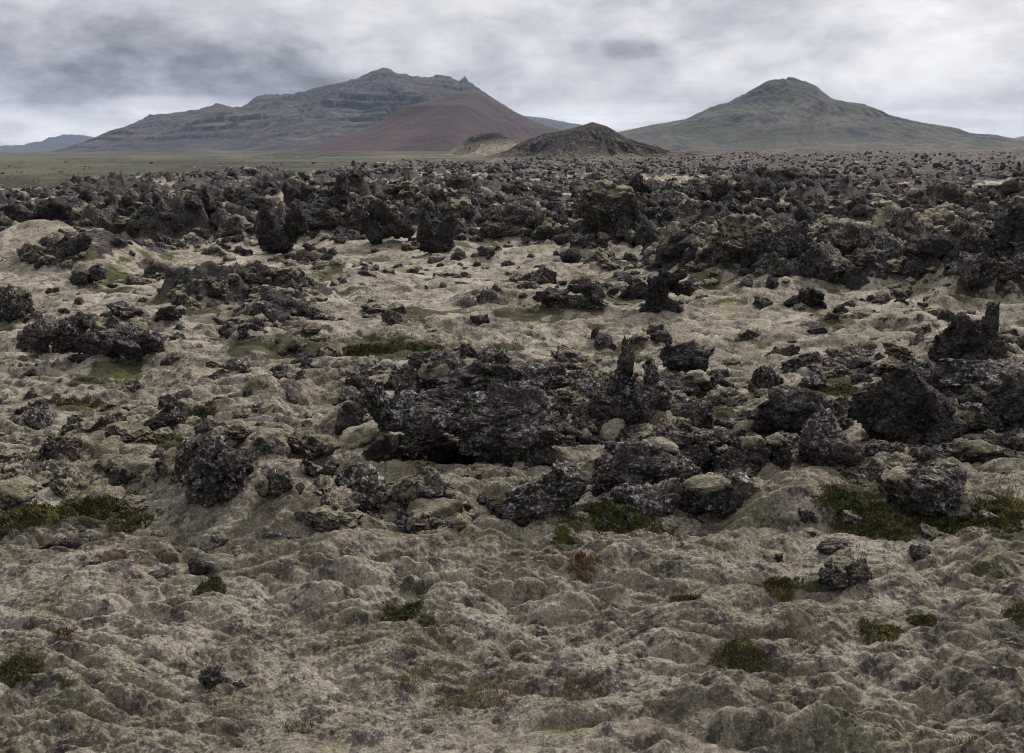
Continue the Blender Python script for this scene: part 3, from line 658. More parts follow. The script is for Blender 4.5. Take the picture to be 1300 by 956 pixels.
# ------------------------------------------------------------------ scattered lava blocks
def scatter_rocks():
    lib = {}
    kinds = ['block','clinker','lump','clinker','block','lump','clinker','block']
    def get(i, sub):
        if (i, sub) not in lib:
            P, Fc = lobe(kinds[i % 8], sub, 900 + i)
            e = np.percentile(np.abs(P), 99, axis=0); lib[(i, sub)] = (P / e, Fc)
        return lib[(i, sub)]
    r = np.random.default_rng(33)
        # candidates by distance
    n = 260000
    d = np.exp(r.uniform(math.log(9.5), math.log(420), n)); az = np.radians(r.uniform(-29.5, 29.5, n))
    x, y = d*np.sin(az), d*np.cos(az)
    core, patch = lava_mask(x, y)
    mossin = sm(-.05, .30, pn2(x/11, y/7, 29) + .35 * pn2(x/3, y/3, 30)) * (1 - .65*sm(100, 180, d))
    clus = sm(-.1, .35, pn2(x/3.5, y/3.5, 77))
    nearp = sm(.30, .5, pn2(x/2.6, y/2.6, 78)) * (d < 22)
    core = core * (1 - sm(.55, .9, 1-core))
    prob = core * (1 - .93*mossin) * (.25 + .75*clus) * .62 + patch * .45 * sm(0, .2, pn2(x/2.2, y/2.2, 79)) + nearp * .05 + (d < 45) * .009
    keep = r.uniform(0, 1, n) < prob * np.clip(.35 + d/60, 0, 1)
    x, y, d, core = x[keep], y[keep], d[keep], core[keep]
    s = np.exp(r.normal(-1.55, .45, len(x))) * np.where(core > .5, 1.08, .68) * (1 + .25*sm(150, 400, d))
    s = np.clip(s, .07, 1.0); s = np.where(d < 22, np.minimum(s, .30), s); s = np.where(d < 15.5, np.minimum(s, .13), s)
    s = np.where(d > 70, np.minimum(s, .60), s)
    z = H(x, y, False, np.maximum(.005*d, .0))
    ok = np.ones(len(x), bool)
    for (hx, hy, hr) in HERO_XY:
        dd = np.hypot(x-hx, y-hy); ok &= dd > hr * .9
    x, y, d, s, z, core = (a[ok] for a in (x, y, d, s, z, core))
    # rocks and moss stones filling the gaps of the outcrop and of the stony ground at the left
    fx, fy, fs, fm = [], [], [], []
    for (zx, zy, zw, zh, nn, s0, s1, pm) in ((600,500,190,45,60,8,24,.2),(860,550,180,75,130,9,26,.22),(1120,545,190,80,90,8,24,.25),(560,630,170,45,36,8,24,.6),
                                             (90,590,150,55,80,8,24,.85),(300,560,110,45,26,7,18,.8),(1180,470,130,40,50,6,16,.3),(130,425,130,34,34,5,12,.3),
                                             (30,500,60,40,10,6,12,.9),(840,372,60,22,26,4,10,.3),(720,372,70,18,30,4,10,.3),(540,350,130,20,30,3,8,.4),(240,372,170,32,50,3,9,.4),(1120,392,140,16,26,3,9,.4),(1000,470,90,20,20,5,12,.4)):
        for _ in range(nn):
            q, a = math.sqrt(r.uniform()), r.uniform(0, 6.283)
            gx, gy, gz, t = terr_pt(zx + q*math.cos(a)*zw, zy + q*math.sin(a)*zh)
            sz = r.uniform(s0, s1) * t / FPX
            if any(math.hypot(gx-hx, gy-hy) < hr*.38 for hx, hy, hr in HERO_XY): continue
            if any(math.hypot(gx-p[0], gy-p[1]) < p[2]*1.1 for p in PITS): continue
            fx.append(gx); fy.append(gy); fs.append(sz); fm.append(r.uniform() < pm)
    nf = len(fx)
    x = np.concatenate([x, fx]); y = np.concatenate([y, fy]); s = np.concatenate([s, fs]); core = np.concatenate([core, np.zeros(nf)])
    d = np.hypot(x, y); z = np.concatenate([z, H(np.array(fx), np.array(fy), False)])
    m = len(x)
    asp = np.stack([r.uniform(.8, 1.5, m), r.uniform(.7, 1.2, m), r.uniform(.55, 1.25, m)], -1)
    tall = r.uniform(size=m) < .05
    tall &= core > .5
    asp[tall, 2] *= 1.5; asp[tall, 0] *= .6; asp[tall, 1] *= .7
    rz = r.uniform(0, 6.28, m); tx = r.normal(0, .22, m); ty = r.normal(0, .22, m); ki = r.integers(0, 16, m)
    mossy = r.uniform(size=m) < np.where(core > .5, .22, .5)
    mossy[-nf:] = fm
    pil = np.zeros(m, bool); pil[-nf:] = np.array(fm) & (r.uniform(size=nf) < .65)
    size_px = s * asp.max(1) * FPX / d
    up = np.where(core > .5, .25, .05)
    order = np.argsort(-size_px)
    NI = 225
    print('rocks', m, 'smallest individual px', size_px[order[min(NI, m-1)]])
    protos = {}
    used = {}
    GROUPED = 'lava blocks scattered over the moss and the far lava field'
    for q, i in enumerate(order[:NI]):
        key = (int(ki[i]), 2 if pil[i] else int(mossy[i]))
        if key not in protos:
            P, Fc = get(key[0], 5) if key[1] < 2 else lobe('pillow', 5, 950 + key[0])
            protos[key] = mesh_np('lava_block', P, Fc, [M_MOSS if key[1] == 2 else M_MOSSY if key[1] else M_MID if key[0] % 3 else M_BARE])
        o = bpy.data.objects.new('mossy_stone' if pil[i] else 'lava_block', protos[key]); COL.objects.link(o)
        o.location = (x[i], y[i], z[i] + s[i]*asp[i,2]*up[i])
        o.scale = tuple(s[i] * asp[i]); o.rotation_euler = (tx[i], ty[i], rz[i])
        # say which one: size, look, then place in the field
        px = PX + FPX * cP * x[i] / y[i]; py = HY + FPX * HC / y[i]
        look = ('tall ' if tall[i] else 'squat ' if asp[i,2] < .7 else '') + ('moss cushioned' if pil[i] else 'moss patched' if mossy[i] else 'bare dark')
        band = 'in nearer moss' if py > 660 else 'around the middle outcrop' if px > 400 and py > 440 and d[i] < 22 else 'in nearer moss' if d[i] < 22 else 'in open moss' if core[i] < .5 else \
               'at the lava edge' if d[i] < 50 else 'deep in lava'
        cols = ['at far left', 'left of the upright boulder', 'left of the outcrop', 'above the big slab',
                'above the thin spire', 'right of the spire', 'above the black triangle', 'near the right border']
        lab = f'{look} {"stone" if pil[i] else "lava block"} {cols[int(np.clip(px/163, 0, 7))]}, {band}'
        used.setdefault(lab, []).append(o)
    szw = ['largest', 'second largest', 'third largest', 'fourth largest', 'fifth largest', 'sixth largest', 'seventh largest', 'eighth largest']
    for lab, os_ in used.items():
        for j, o in enumerate(os_):
            o['category'] = 'rock'; o['group'] = GROUPED
            if len(os_) == 1: o['label'] = lab
            elif j < 8: o['label'] = szw[j] + ' ' + lab
            else: o['label'] = 'lesser ' + lab
    Vs, Fs, mi, n0 = [], [], [], 0
    for i in order[NI:]:
        if size_px[i] < 1.6: continue
        sub = 4 if size_px[i] > 11 else 3 if size_px[i] > 4 else 2
        P, Fc = get(int(ki[i]), sub)
        Q = (P * (s[i]*asp[i]).astype(F32)) @ rot(tx[i], ty[i], rz[i]).T + np.array([x[i], y[i], z[i] + s[i]*asp[i,2]*up[i]], F32)
        Vs.append(Q); Fs.append(Fc + n0); n0 += len(P)
        mi.append(np.full(len(Fc), 2 if mossy[i] else (1 if i % 5 else 0)))
    V = np.concatenate(Vs); print('rubble verts', len(V), len(Vs))
    me = mesh_np('lava_rubble', V, np.concatenate(Fs), [M_BARE, M_DARK, M_MOSSY], mi=np.concatenate(mi))
    link('lava_rubble', me, 'mass of dark broken lava rubble covering the field up to the hills', 'rubble', kind='stuff')
PITS += [(*terr_pt(a, b)[:2], w * terr_pt(a, b)[3] / FPX, dp) for (a, b, w, dp) in PITS_PX]
COLLARS += [c for c in NEWC if not any(math.hypot(c[0]-p[0], c[1]-p[1]) < p[2] + .3*c[2] for p in PITS)]
scatter_rocks()
build_ground()

# ------------------------------------------------------------------ plants
def leaf_mat(name, a, b):
    m, nt, bs = newmat(name); n = N(nt)
    nt.links.new(n.mix(n.mr(n.noise(n.pos(), 9, 3, .6), .35, .65), a, b), bs.inputs['Base Color'])
    bs.inputs['Roughness'].default_value = .8
    return m
M_SHRUB = leaf_mat('shrub_leaf', (.036,.040,.013), (.125,.125,.038))
M_SHRUB2 = leaf_mat('shrub_leaf_olive', (.065,.058,.020), (.170,.150,.055))
M_DRY = leaf_mat('dry_stem', (.13,.065,.035), (.24,.16,.085))
M_PALE = leaf_mat('pale_lichen', (.30,.32,.24), (.42,.43,.36))
M_YELL = leaf_mat('yellow_green', (.10,.12,.03), (.22,.22,.06))

def blades(cx, cy, cz, hgt, wid, lean, seed, per=3):
    """arrays of bases -> upright pointed leaves"""
    r = np.random.default_rng(seed); n = len(cx)
    a = r.uniform(0, 6.283, n); l = r.uniform(0, lean, n) * hgt; b = r.uniform(0, 6.283, n)
    wx, wy = np.cos(a)*wid, np.sin(a)*wid; lx, ly = np.cos(b)*l, np.sin(b)*l
    p0 = np.stack([cx - wx, cy - wy, cz], -1); p1 = np.stack([cx + wx, cy + wy, cz], -1)
    m0 = np.stack([cx + lx*.4 + wx*.9, cy + ly*.4 + wy*.9, cz + hgt*.55], -1); m1 = np.stack([cx + lx*.4 - wx*.9, cy + ly*.4 - wy*.9, cz + hgt*.55], -1)
    t = np.stack([cx + lx, cy + ly, cz + hgt], -1); t2 = t + np.stack([wx*.15, wy*.15, wx*0], -1)
    V = np.stack([p0, p1, m0, m1, t, t2], 1).reshape(-1, 3)
    i = (np.arange(n)*6)[:,None]
    Fq = np.concatenate([i + np.array([[0,1,2,3]]), i + np.array([[3,2,5,4]])])
    return V, Fq

def shrub(label, px, py, hw, hh, hgt, mat, dens=1.0, name='low_shrub', cat='shrub'):
    gx, gy, gz, t = terr_pt(px, py); k = t / FPX
    r = np.random.default_rng(int(px*7 + py)); rx, ry = hw*k*1.25, max(hh*k*2.6, hw*k*.6); hgt *= .6; dens *= 1.5
    n = int(max(250, min(14000, dens * 5200 * rx * ry * 3.1)))
    q = np.sqrt(r.uniform(0, 1, n*2)) ; a = r.uniform(0, 6.283, n*2)
    x, y = gx + q*np.cos(a)*rx, gy + q*np.sin(a)*ry
    edge = 1 - q + .35*pn2(x/.14, y/.14, 3) + .3*pn2(x/.5, y/.5, 4)
    kp = edge > r.uniform(0, .5, len(x)); x, y, edge = x[kp], y[kp], edge[kp]
    z = H(x, y, True, np.zeros(x.shape))
    dome = hgt * np.clip(edge, 0.1, .8) * r.uniform(.15, 1.1, len(x)) * (.6 + .9*np.abs(pn2(x/.12, y/.12, 8)))
    lf = .021 * (t/9)**.5
    V, Fq = blades(x, y, z + dome*.75, np.full(len(x), lf)*r.uniform(.7, 1.6, len(x)), lf*.28, 1.6, 5)
    sx = r.integers(0, len(x), max(900, len(x)//4))
    V2, F2 = blades(x[sx], y[sx], z[sx]-.01, dome[sx]*.9+.02, .002, .3, 6)
    V = V - np.array([gx, gy, gz]); V2 = V2 - np.array([gx, gy, gz])
    me = mesh_np('leaves', V, Fq, [mat]); me2 = mesh_np('stems', V2, F2, [M_DRY])
    root = bpy.data.objects.new(name, None); COL.objects.link(root); root.location = (gx, gy, gz)
    root['label'] = label; root['category'] = cat; root['group'] = 'low green shrubs growing in the moss'
    link('leaves', me, parent=root); link('stems', me2, parent=root)

shrub('small dark green shrub alone in the left foreground moss', 265, 768, 18, 9, .11, M_SHRUB, 1.6)
shrub('dark green shrub beside the white crusted stone, foreground', 515, 786, 26, 13, .14, M_SHRUB, 1.6)
shrub('olive shrub left of the double lump boulder', 984, 748, 28, 11, .10, M_SHRUB2, 1.4)
shrub('olive heather patch at the bottom right of the foreground', 938, 862, 34, 12, .10, M_SHRUB2, 1.2)
shrub('thin olive shrub below the pale lichen scrap', 1112, 812, 28, 9, .09, M_SHRUB2, 1.1)
shrub('small green shrub right of the thin olive shrub', 1166, 797, 17, 6, .07, M_SHRUB2, 1.4)
shrub('low olive strip of leaves in the foreground, right of centre', 868, 768, 18, 4, .05, M_SHRUB2, 1.3)
shrub('olive shrub cut by the right border in the foreground', 1292, 790, 18, 7, .07, M_SHRUB2, 1.3)
shrub('olive shrub at the lower left corner', 24, 866, 28, 7, .09, M_SHRUB2, 1.3)
shrub('dark green mat at the foot of the block in front of the gap', 775, 672, 56, 8, .10, M_SHRUB, 1.2)
shrub('bright green plants in the hollow behind the outcrop', 500, 452, 52, 13, .22, M_SHRUB, .9)
shrub('olive green carpet between the spire block and the layered block', 880, 515, 52, 13, .12, M_SHRUB2, .8)
shrub('olive green patch behind the great black triangle', 1062, 498, 42, 11, .12, M_SHRUB2, .8)
shrub('dark green shrub left of the broad lichened slab', 1078, 645, 42, 16, .20, M_SHRUB, .9)
shrub('tall yellow green plants in front of the broad lichened slab', 1128, 680, 26, 16, .22, M_SHRUB2, 1.0)
shrub('thick dark shrubs right of the broad lichened slab', 1215, 672, 50, 16, .24, M_SHRUB, .8)
shrub('thick olive shrubs at the right border', 1275, 660, 34, 22, .26, M_SHRUB2, .8)
shrub('dark heather thicket at the left border', 22, 668, 52, 15, .24, M_SHRUB, .8)
shrub('dark heather thicket in front of the mossy stones at left', 122, 655, 46, 17, .22, M_SHRUB, .8)
shrub('olive dry grass fringe beside the bare soil', 165, 674, 26, 8, .16, M_SHRUB2, .8)
shrub('small green cushion in the left middle moss', 96, 521, 30, 5, .08, M_SHRUB2, .9)
shrub('green leaves below the knobbed dark rock', 200, 568, 28, 9, .12, M_SHRUB2, .9)
shrub('mustard green sprigs right of the knobbed dark rock', 248, 530, 22, 12, .12, M_SHRUB2, .8)
shrub('rusty sprigs behind the foreground shrub, centre right', 742, 730, 18, 8, .14, M_DRY, .5, 'heath_sprig', 'plant')
shrub('small yellow green plant with pale tips in front of the gap', 713, 694, 9, 6, .13, M_YELL, 1.6, 'flowering_plant', 'plant')
shrub('whitish lichen tuft beside the dark green mat', 740, 672, 11, 5, .08, M_PALE, 2.0, 'lichen_tuft', 'plant')
shrub('reddish dry sprigs in the left foreground', 88, 822, 12, 8, .13, M_DRY, .8, 'heath_sprig', 'plant')

def ground_cover():
    """fine blades and dead stems over the near moss and the green hollows"""
    r = np.random.default_rng(3)
    n = 150000
    d = 1/np.sqrt(r.uniform(1/24.0**2, 1/6.0**2, n)); az = np.radians(r.uniform(-30, 30, n))
    x, y = d*np.sin(az), d*np.cos(az)
    c = pn2(x/1.4, y/1.4, 91) + .6*pn2(x/.35, y/.35, 92)
    g0 = pix_masks(x, y, H(x, y, False), GREEN, .3*pn2(x/.4, y/.4, 62))
    green = (g0 > .35) | (c > .85)
    dry = (pn2(x/1.9, y/1.9, 93) + .5*pn2(x/.3, y/.3, 94) > .85) & ~green
    for msk, nm, mats, hg, lab, cat in ((green, 'grass', [M_SHRUB2, M_SHRUB], .055, 'short olive heath growing in scattered hollows of the moss', 'grass'),
                                        (dry, 'dry_heath', [M_DRY, M_YELL], .06, 'thin reddish dry stems sprinkled over the moss', 'heath')):
        xx, yy, dd = x[msk], y[msk], d[msk]
        zz = H(xx, yy, True, np.zeros(xx.shape))
        V, Fq = blades(xx, yy, zz - .005, hg*r.uniform(.3, 1.1, len(xx)), .0028*(dd/8), 1.1, 12)
        mi = (np.arange(len(Fq)) % len(xx) % 3 == 0).astype(np.int32)
        link(nm, mesh_np(nm, V, Fq, mats, mi=mi), lab, cat, kind='stuff'); print(nm, len(xx))
ground_cover()

# ------------------------------------------------------------------ mountains
def prof(pts, D, sx=None):
    p = np.array(pts, float)
    return (p[:,0] - PX) / (FPX * cP) * D * cP * 1.0, np.maximum((HY - p[:,1]) / FPX * D + HC, 0)
# (at pitch p the horizon row is exact and distances along y scale as 1/cP^2 at most; the profiles use y = D)
def X_of(px, D): return (np.asarray(px, float) - PX) / FPX * D / 1.0 * (1/cP) * cP**2 * (1 + 0*D)
def prof2(pts, D):
    p = np.array(pts, float)
    b = -(p[:,1] - PY)/FPX
    yy = cP + b*sP; zz = -sP + b*cP; xx = (p[:,0]-PX)/FPX
    return xx/yy*D, HC + zz/yy*D

def rfbm(x, y, sc, seed, oct=6, gain=.5):
    s = np.zeros(x.shape); a = 1.0
    for i in range(oct):
        s += a * (1 - 2*np.abs(pn2(x/sc, y/sc, seed+i)))
        sc *= .5; a *= gain
    return s
def fbm(x, y, sc, seed, oct=6, gain=.5):
    s = np.zeros(x.shape); a = 1.0
    for i in range(oct):
        s += a * pn2(x/sc, y/sc, seed+i); sc *= .5; a *= gain
    return s

def mountain_mesh(name, label, zf, x0, x1, y0, y1, nx, ny, mat, cat='mountain'):
    xs = np.linspace(x0, x1, nx); ys = np.linspace(y0, y1, ny)
    Y, X = np.meshgrid(ys, xs, indexing='ij')
    Z = zf(X, Y)
    ex = np.minimum(np.minimum((X-x0), (x1-X))/(x1-x0)*14, np.minimum((Y-y0), (y1-Y))/(y1-y0)*14)
    Z = Z * np.clip(ex, 0, 1) - 9 * (1 - np.clip(ex, 0, 1)) - 1.0
    V = np.stack([X, Y, Z], -1).reshape(-1, 3)
    me = mesh_np(name, V, grid_faces(ny, nx), [mat])
    link(name, me, label, cat, kind='structure')

def hill_mat(name, cols, scale, strata=0, red=None, greenz=None, bmp=.8):
    """cols: low..high tints; scale: metres per feature"""
    m, nt, bs = newmat(name); n = N(nt); P = n.pos()
    a = n.noise(P, 1/scale, 7, .66); b = n.noise(P, 6/scale, 6, .7)
    c = n.mix(n.mr(a, .42, .56), cols[0], cols[1])
    c = n.mix(n.mr(b, .50, .58), c, cols[2])
    if greenz:
        c = n.mix(n.mr(n.noise(P, 2.2/scale, 6, .7), .50, .62, 0, greenz[1]), c, greenz[0])
    if strata:
        sx = nt.nodes.new('ShaderNodeSeparateXYZ'); nt.links.new(P, sx.inputs[0])
        q = n.math('ADD', n.math('MULTIPLY', sx.outputs[2], 1/strata), n.math('MULTIPLY', a, 3))
        cb = nt.nodes.new('ShaderNodeCombineXYZ'); nt.links.new(q, cb.inputs[2])
        nt.links.new(n.math('MULTIPLY', b, .8), cb.inputs[0])
        c = n.mix(n.mr(n.noise(cb.outputs[0], 1.0, 3, .6), .5, .62, 0, .7), c, cols[3])
    # bare cliffs where it is steep
    c = n.mix(n.mr(n.nz(), .86, .62, 0, .85), c, cols[-1])
    nt.links.new(c, bs.inputs['Base Color'])
    nt.links.new(n.bump(n.math('ADD', a, b), bmp, scale*.06), bs.inputs['Normal'])
    return m

def cone_from_profile(pts, D, peakpx, seed, rough, wl, yfac=1.0, gully=0):
    px_, pz_ = prof2(pts, D); xp = (peakpx - PX)/FPX*D*1.0
    xp = np.interp(peakpx, [p[0] for p in pts], px_)
    def zf(X, Y):
        dx, dy = X - xp, (Y - D)/yfac
        q_ = sm(0, wl*.8, np.abs(Y - D)) * wl * .3
        wx = dx + q_*pn2(X/wl, Y/wl, seed+50); wy = dy + q_*pn2(X/wl+7, Y/wl, seed+51)
        r = np.hypot(wx, wy) + 1e-6
        t = .5 + .5*wx/r
        zl = np.interp(xp - r, px_, pz_, left=0, right=0); zr = np.interp(xp + r, px_, pz_, left=0, right=0)
        t = sm(.25, .75, t)
        z = zl*(1-t) + zr*t
        n = fbm(X, Y, wl, seed, 7)
        an = np.arctan2(wy, wx)
        g = rfbm(an*gully + 5, r/wl*.35, 1.0, seed+20, 4) if gully else 0
        e = np.clip(z / (pz_.max()*.35), 0, 1)
        e = e * (.15 + .85*sm(0, wl*.8, np.abs(Y - D)))
        z = z + rough*e*(n - .3*sm(0, wl*.5, np.abs(Y - D))) - (rough*.9*e*g if gully else 0)*np.clip(r/wl, 0, 1)
        if rough > 8: z = z + np.clip(z/(pz_.max()*.8), 0, 1)**2*4.5*(rfbm(X, Y, 45, seed+70, 4) - .2)
        return z
    return zf

MM1 = hill_mat('massif', [(.066,.051,.050),(.034,.033,.040),(.105,.080,.068),(.026,.026,.034),(.016,.017,.024)], 500, 28, greenz=((.045,.055,.028), .45))
MM2 = hill_mat('red_cone', [(.064,.036,.040),(.048,.029,.034),(.076,.045,.045),(.056,.034,.038)], 900, bmp=.25)
MM3 = hill_mat('green_mountain', [(.044,.045,.026),(.098,.085,.066),(.046,.041,.042),(.028,.026,.030)], 420, greenz=((.056,.064,.028), .4))
MMF = hill_mat('far_hill', [(.035,.04,.05),(.05,.05,.055),(.045,.045,.05),(.035,.035,.04)], 1500)

# the long massif
P1 = [(60,197),(100,192),(130,182),(150,168),(165,160),(190,147),(215,146),(250,141),(264,138),(270,134),(280,133),(292,137),(318,138),(326,124),(334,122),(370,121),(395,114),(420,108),(455,100),
      (475,91),(486,86),(496,89),(505,93),(520,97),(545,100),(556,96),(570,98),(584,105),(590,97),(596,105),(612,116),(632,129),(660,148),(700,168),(760,186),(820,197)]
px1, pz1 = prof2(P1, 4200)
def z_massif(X, Y):
    wl = 600
    xx = X + 25*pn2(X/300, Y/300, 5)*np.clip(np.abs(Y-4200)/300, 0, 1)
    p = np.interp(xx, px1, pz1, left=0, right=0)
    psm = sum(np.interp(xx + o, px1, pz1, left=0, right=0) for o in (-150,-100,-50,0,50,100,150))/7
    d = np.abs(Y - 4200 - 60*pn2(X/500, 0*Y, 9))
    W = 300 + 4.6*psm
    t = np.clip(d/W, 0, 1)
    f = (1 - t)**1.25
    z = (p*(1-sm(0, .22, t)) + psm*sm(0, .22, t)) * f
    u = rfbm(X, Y*.45, 420, 200, 6, .52)
    z = z + np.clip(z/150, 0, 1)*6*(rfbm(X, Y, 55, 260, 4) - .2)
    e = np.clip(z/110, 0, 1)*sm(0, .05, t)
    e2 = e*sm(.02, .3, t)
    z = z + e2*16*u + (e2*.8+.2*e)*9*fbm(X, Y, 130, 220, 5)
    # lava benches: cliffs and slopes
    st = 32.0; ph = z/st + 1.5*pn2(X/700, Y/700, 230) + .3*pn2(X/150, Y/150, 232); fr = ph - np.floor(ph)
    z = z + e * sm(.0, .25, t) * st * .85*(sm(.38, .58, fr) - fr) * sm(-.35, .15, pn2(X/450, Y/450, 231))
    return z
mountain_mesh('mountain', 'long dark stepped massif with pointed summit on the left skyline', z_massif, px1.min()-60, px1.max()+60, 2300, 6000, 900, 620, MM1)

P2 = [(330,206),(380,196),(420,182),(460,166),(490,150),(512,135),(540,129),(570,120),(598,115),(612,119),(645,137),(680,154),(710,163),(750,182),(800,198)]
mountain_mesh('cinder_hill', 'smooth dark red volcanic cone in front of the massif', cone_from_profile(P2, 2300, 598, 300, 2.4, 260, 1.0, 3),
              -900, 520, 1500, 3100, 420, 420, MM2, 'hill')
P3 = [(640,202),(700,194),(745,180),(790,166),(830,158),(870,152),(900,138),(930,128),(950,118),(964,110),(975,104),(985,102),(996,105),(1005,99),(1018,104),(1035,112),(1050,125),(1075,138),(1100,151),
      (1130,153),(1165,156),(1185,160),(1195,167),(1240,178),(1300,187),(1400,196),(1450,204)]
mountain_mesh('mountain', 'green flanked mountain with a double summit on the right skyline', cone_from_profile(P3, 3100, 1000, 400, 12, 300, 1.15, 5),
              -300, 2300, 1500, 4700, 760, 620, MM3)
# low hills in front of the green mountain
P4 = [(820,200),(880,194),(950,188),(1030,187),(1120,183),(1200,186),(1300,184),(1420,190),(1500,200)]
px4, pz4 = prof2(P4, 1900)
def z_low(X, Y):
    p = np.interp(X, px4, pz4, left=0, right=0); t = np.clip(np.abs(Y-1900)/650, 0, 1)
    z = p*(1-t)**1.1 
    return z + np.clip(z/8, 0, 1)*(5.0*fbm(X, Y, 190, 510, 7) + 2.5*rfbm(X, Y, 90, 520, 4))
MM4 = hill_mat('lower_slopes', [(.060,.056,.044),(.120,.102,.080),(.050,.044,.044),(.045,.040,.042)], 260, greenz=((.070,.075,.038), .5))
mountain_mesh('hill', 'low grey olive foothills below the green mountain', z_low, 180, 1500, 1200, 2600, 520, 320, MM4, 'hill')
# plain swelling on the left below the massif
P12 = [(300,215),(360,209),(420,204),(480,200),(520,197),(560,196),(600,198),(650,204),(720,214)]
px12, pz12 = prof2(P12, 800)
def z_swell(X, Y):
    p = np.interp(X, px12, pz12, left=0, right=0); t = np.clip(np.abs(Y-800)/260, 0, 1)
    z = p*(1-t)**.8
    return z + np.clip(z/1.5, 0, 1)*(1.3*fbm(X, Y, 60, 560, 6)) + 1.0
mountain_mesh('hill', 'low brownish swell of moss and heath below the red cone', z_swell, -240, 60, 500, 1100, 300, 300,
              hill_mat('swell', [(.075,.060,.038),(.17,.15,.10),(.085,.045,.034),(.05,.045,.035)], 60, greenz=((.075,.080,.035), .5)), 'hill')
# the blue ridges at the edge of sight
P6 = [(560,160),(640,141),(662,146),(690,149),(715,154),(740,160),(765,170),(800,190)]
px6, pz6 = prof2(P6, 7600)
P7 = [(-90,184),(-30,186),(10,186),(30,184),(46,188),(58,188),(72,182),(84,172),(98,171),(112,174),(125,177),(138,183),(160,190),(210,199)]
px7, pz7 = prof2(P7, 8600)
P8 = [(1160,196),(1225,186),(1262,182),(1280,177),(1300,174),(1330,170),(1400,176)]
px8, pz8 = prof2(P8, 8600)
def ridge(px_, pz_, D, W, seed):
    def zf(X, Y):
        p = np.interp(X, px_, pz_, left=0, right=0); t = np.clip(np.abs(Y-D)/W, 0, 1)
        z = p*(1-t)**1.2
        return z + np.clip(z/80, 0, 1)*sm(0, .1, t)*14*rfbm(X, Y, 500, seed, 5)
    return zf
mountain_mesh('mountain', 'distant blue ridge showing behind the red cone', ridge(px6, pz6, 7600, 1300, 600), px6.min(), px6.max(), 6200, 9000, 220, 120, MMF)
mountain_mesh('mountain', 'distant blue hills with a blunt knoll at the left border', ridge(px7, pz7, 8600, 1300, 640), px7.min(), px7.max(), 7200, 10000, 260, 120, MMF)
mountain_mesh('mountain', 'distant blue ridge tip at the right border', ridge(px8, pz8, 8600, 1300, 680), px8.min(), px8.max(), 7200, 10000, 220, 120, MMF)

# small cone with the red tip, and the dark dome beside it: mossy lava flanks
def cone_mat(name, zred, zpale, sa=.03, sb=.22):
    m, nt, bs = newmat(name); n = N(nt); P = n.pos()
    sx = nt.nodes.new('ShaderNodeSeparateXYZ'); nt.links.new(P, sx.inputs[0])
    a = n.noise(P, sa, 6, .7); b = n.noise(P, sb, 6, .78)
    c = n.mix(n.mr(n.math('ADD', n.math('MULTIPLY', b, .7), n.math('MULTIPLY', a, .3)), .50, .57), (.030,.027,.028), (.155,.135,.105))
    low = n.math('ADD', sx.outputs[2], n.math('MULTIPLY', n.math('SUBTRACT', a, .5), 14))
    c = n.mix(n.math('MULTIPLY', n.mr(low, zpale+3, zpale-3), n.mr(b, .38, .5)), c, (.25,.215,.160))
    up = n.math('ADD', sx.outputs[2], n.math('MULTIPLY', n.math('SUBTRACT', b, .5), 6))
    c = n.mix(n.mr(up, zred, zred+2.5), c, n.mix(n.mr(b, .4, .6), (.060,.030,.026), (.092,.048,.040)))
    nt.links.new(c, bs.inputs['Base Color'])
    nt.links.new(n.bump(n.math('ADD', a, b), .9, 2.0), bs.inputs['Normal'])
    return m
P9 = [(500,211),(540,207),(580,203),(612,197),(645,188),(662,178),(690,168),(715,163),(733,158),(752,152),(770,157),(782,164),(794,172),(820,180),(850,190),(900,196),(960,200),(1000,208)]
mountain_mesh('cinder_hill', 'small dark cone with a red tip in front of the hills', cone_from_profile(P9, 520, 752, 700, 1.9, 26, 1.0, 6), -85, 170, 360, 680, 620, 560, cone_mat('small_cone', 14.6, 1.2, .06, .55), 'hill')
P10 = [(500,208),(540,200),(565,194),(582,183),(596,172),(610,168),(636,167),(650,174),(690,185),(740,206)]
mountain_mesh('cinder_hill', 'dark domed hill with pale mossy flanks between the two cones', cone_from_profile(P10, 800, 618, 720, 1.3, 40, 1.0, 4), -150, 110, 600, 980, 420, 380, cone_mat('dark_dome', 90, 11.0, .05, .35), 'hill')
P11 = [(800,203),(826,196),(845,192),(870,191),(890,190),(905,194),(930,203)]
mountain_mesh('hill', 'low dark red cinder mound right of the small cone', cone_from_profile(P11, 820, 872, 740, .6, 25, .8, 3), 85, 200, 750, 890, 160, 160, cone_mat('red_mound', -5, -90), 'hill')

# pale moss knolls rising out of the far lava
def knoll(px, py, D, hw, label, seed):
    xc, zc = prof2([(px, py)], D); xc, zc = xc[0], zc[0] + 1.2; w = hw*D/FPX
    def zf(X, Y):
        d = np.hypot((X-xc)/w, (Y-D)/(w*.9))
        return zc*np.clip(1-d*d, 0, 1)**.9*1.0 + np.clip(1.2-d, 0, 1)*(.5*fbm(X, Y, 9, seed, 6) + .4*rfbm(X, Y, 5, seed+9, 4))
    mountain_mesh('hill', label, zf, xc-w*1.3, xc+w*1.3, D-w*1.3, D+w*1.3, 130, 130, cone_mat('knoll_moss', 900, 12), 'hill')
knoll(1208, 197, 380, 26, 'pale mossy knoll on the skyline of the lava at right', 800)
knoll(1030, 214, 330, 34, 'low pale moss swelling in the far lava, right of centre', 820)
knoll(1265, 212, 300, 60, 'broad mossy rise in the far lava at the right border', 840)

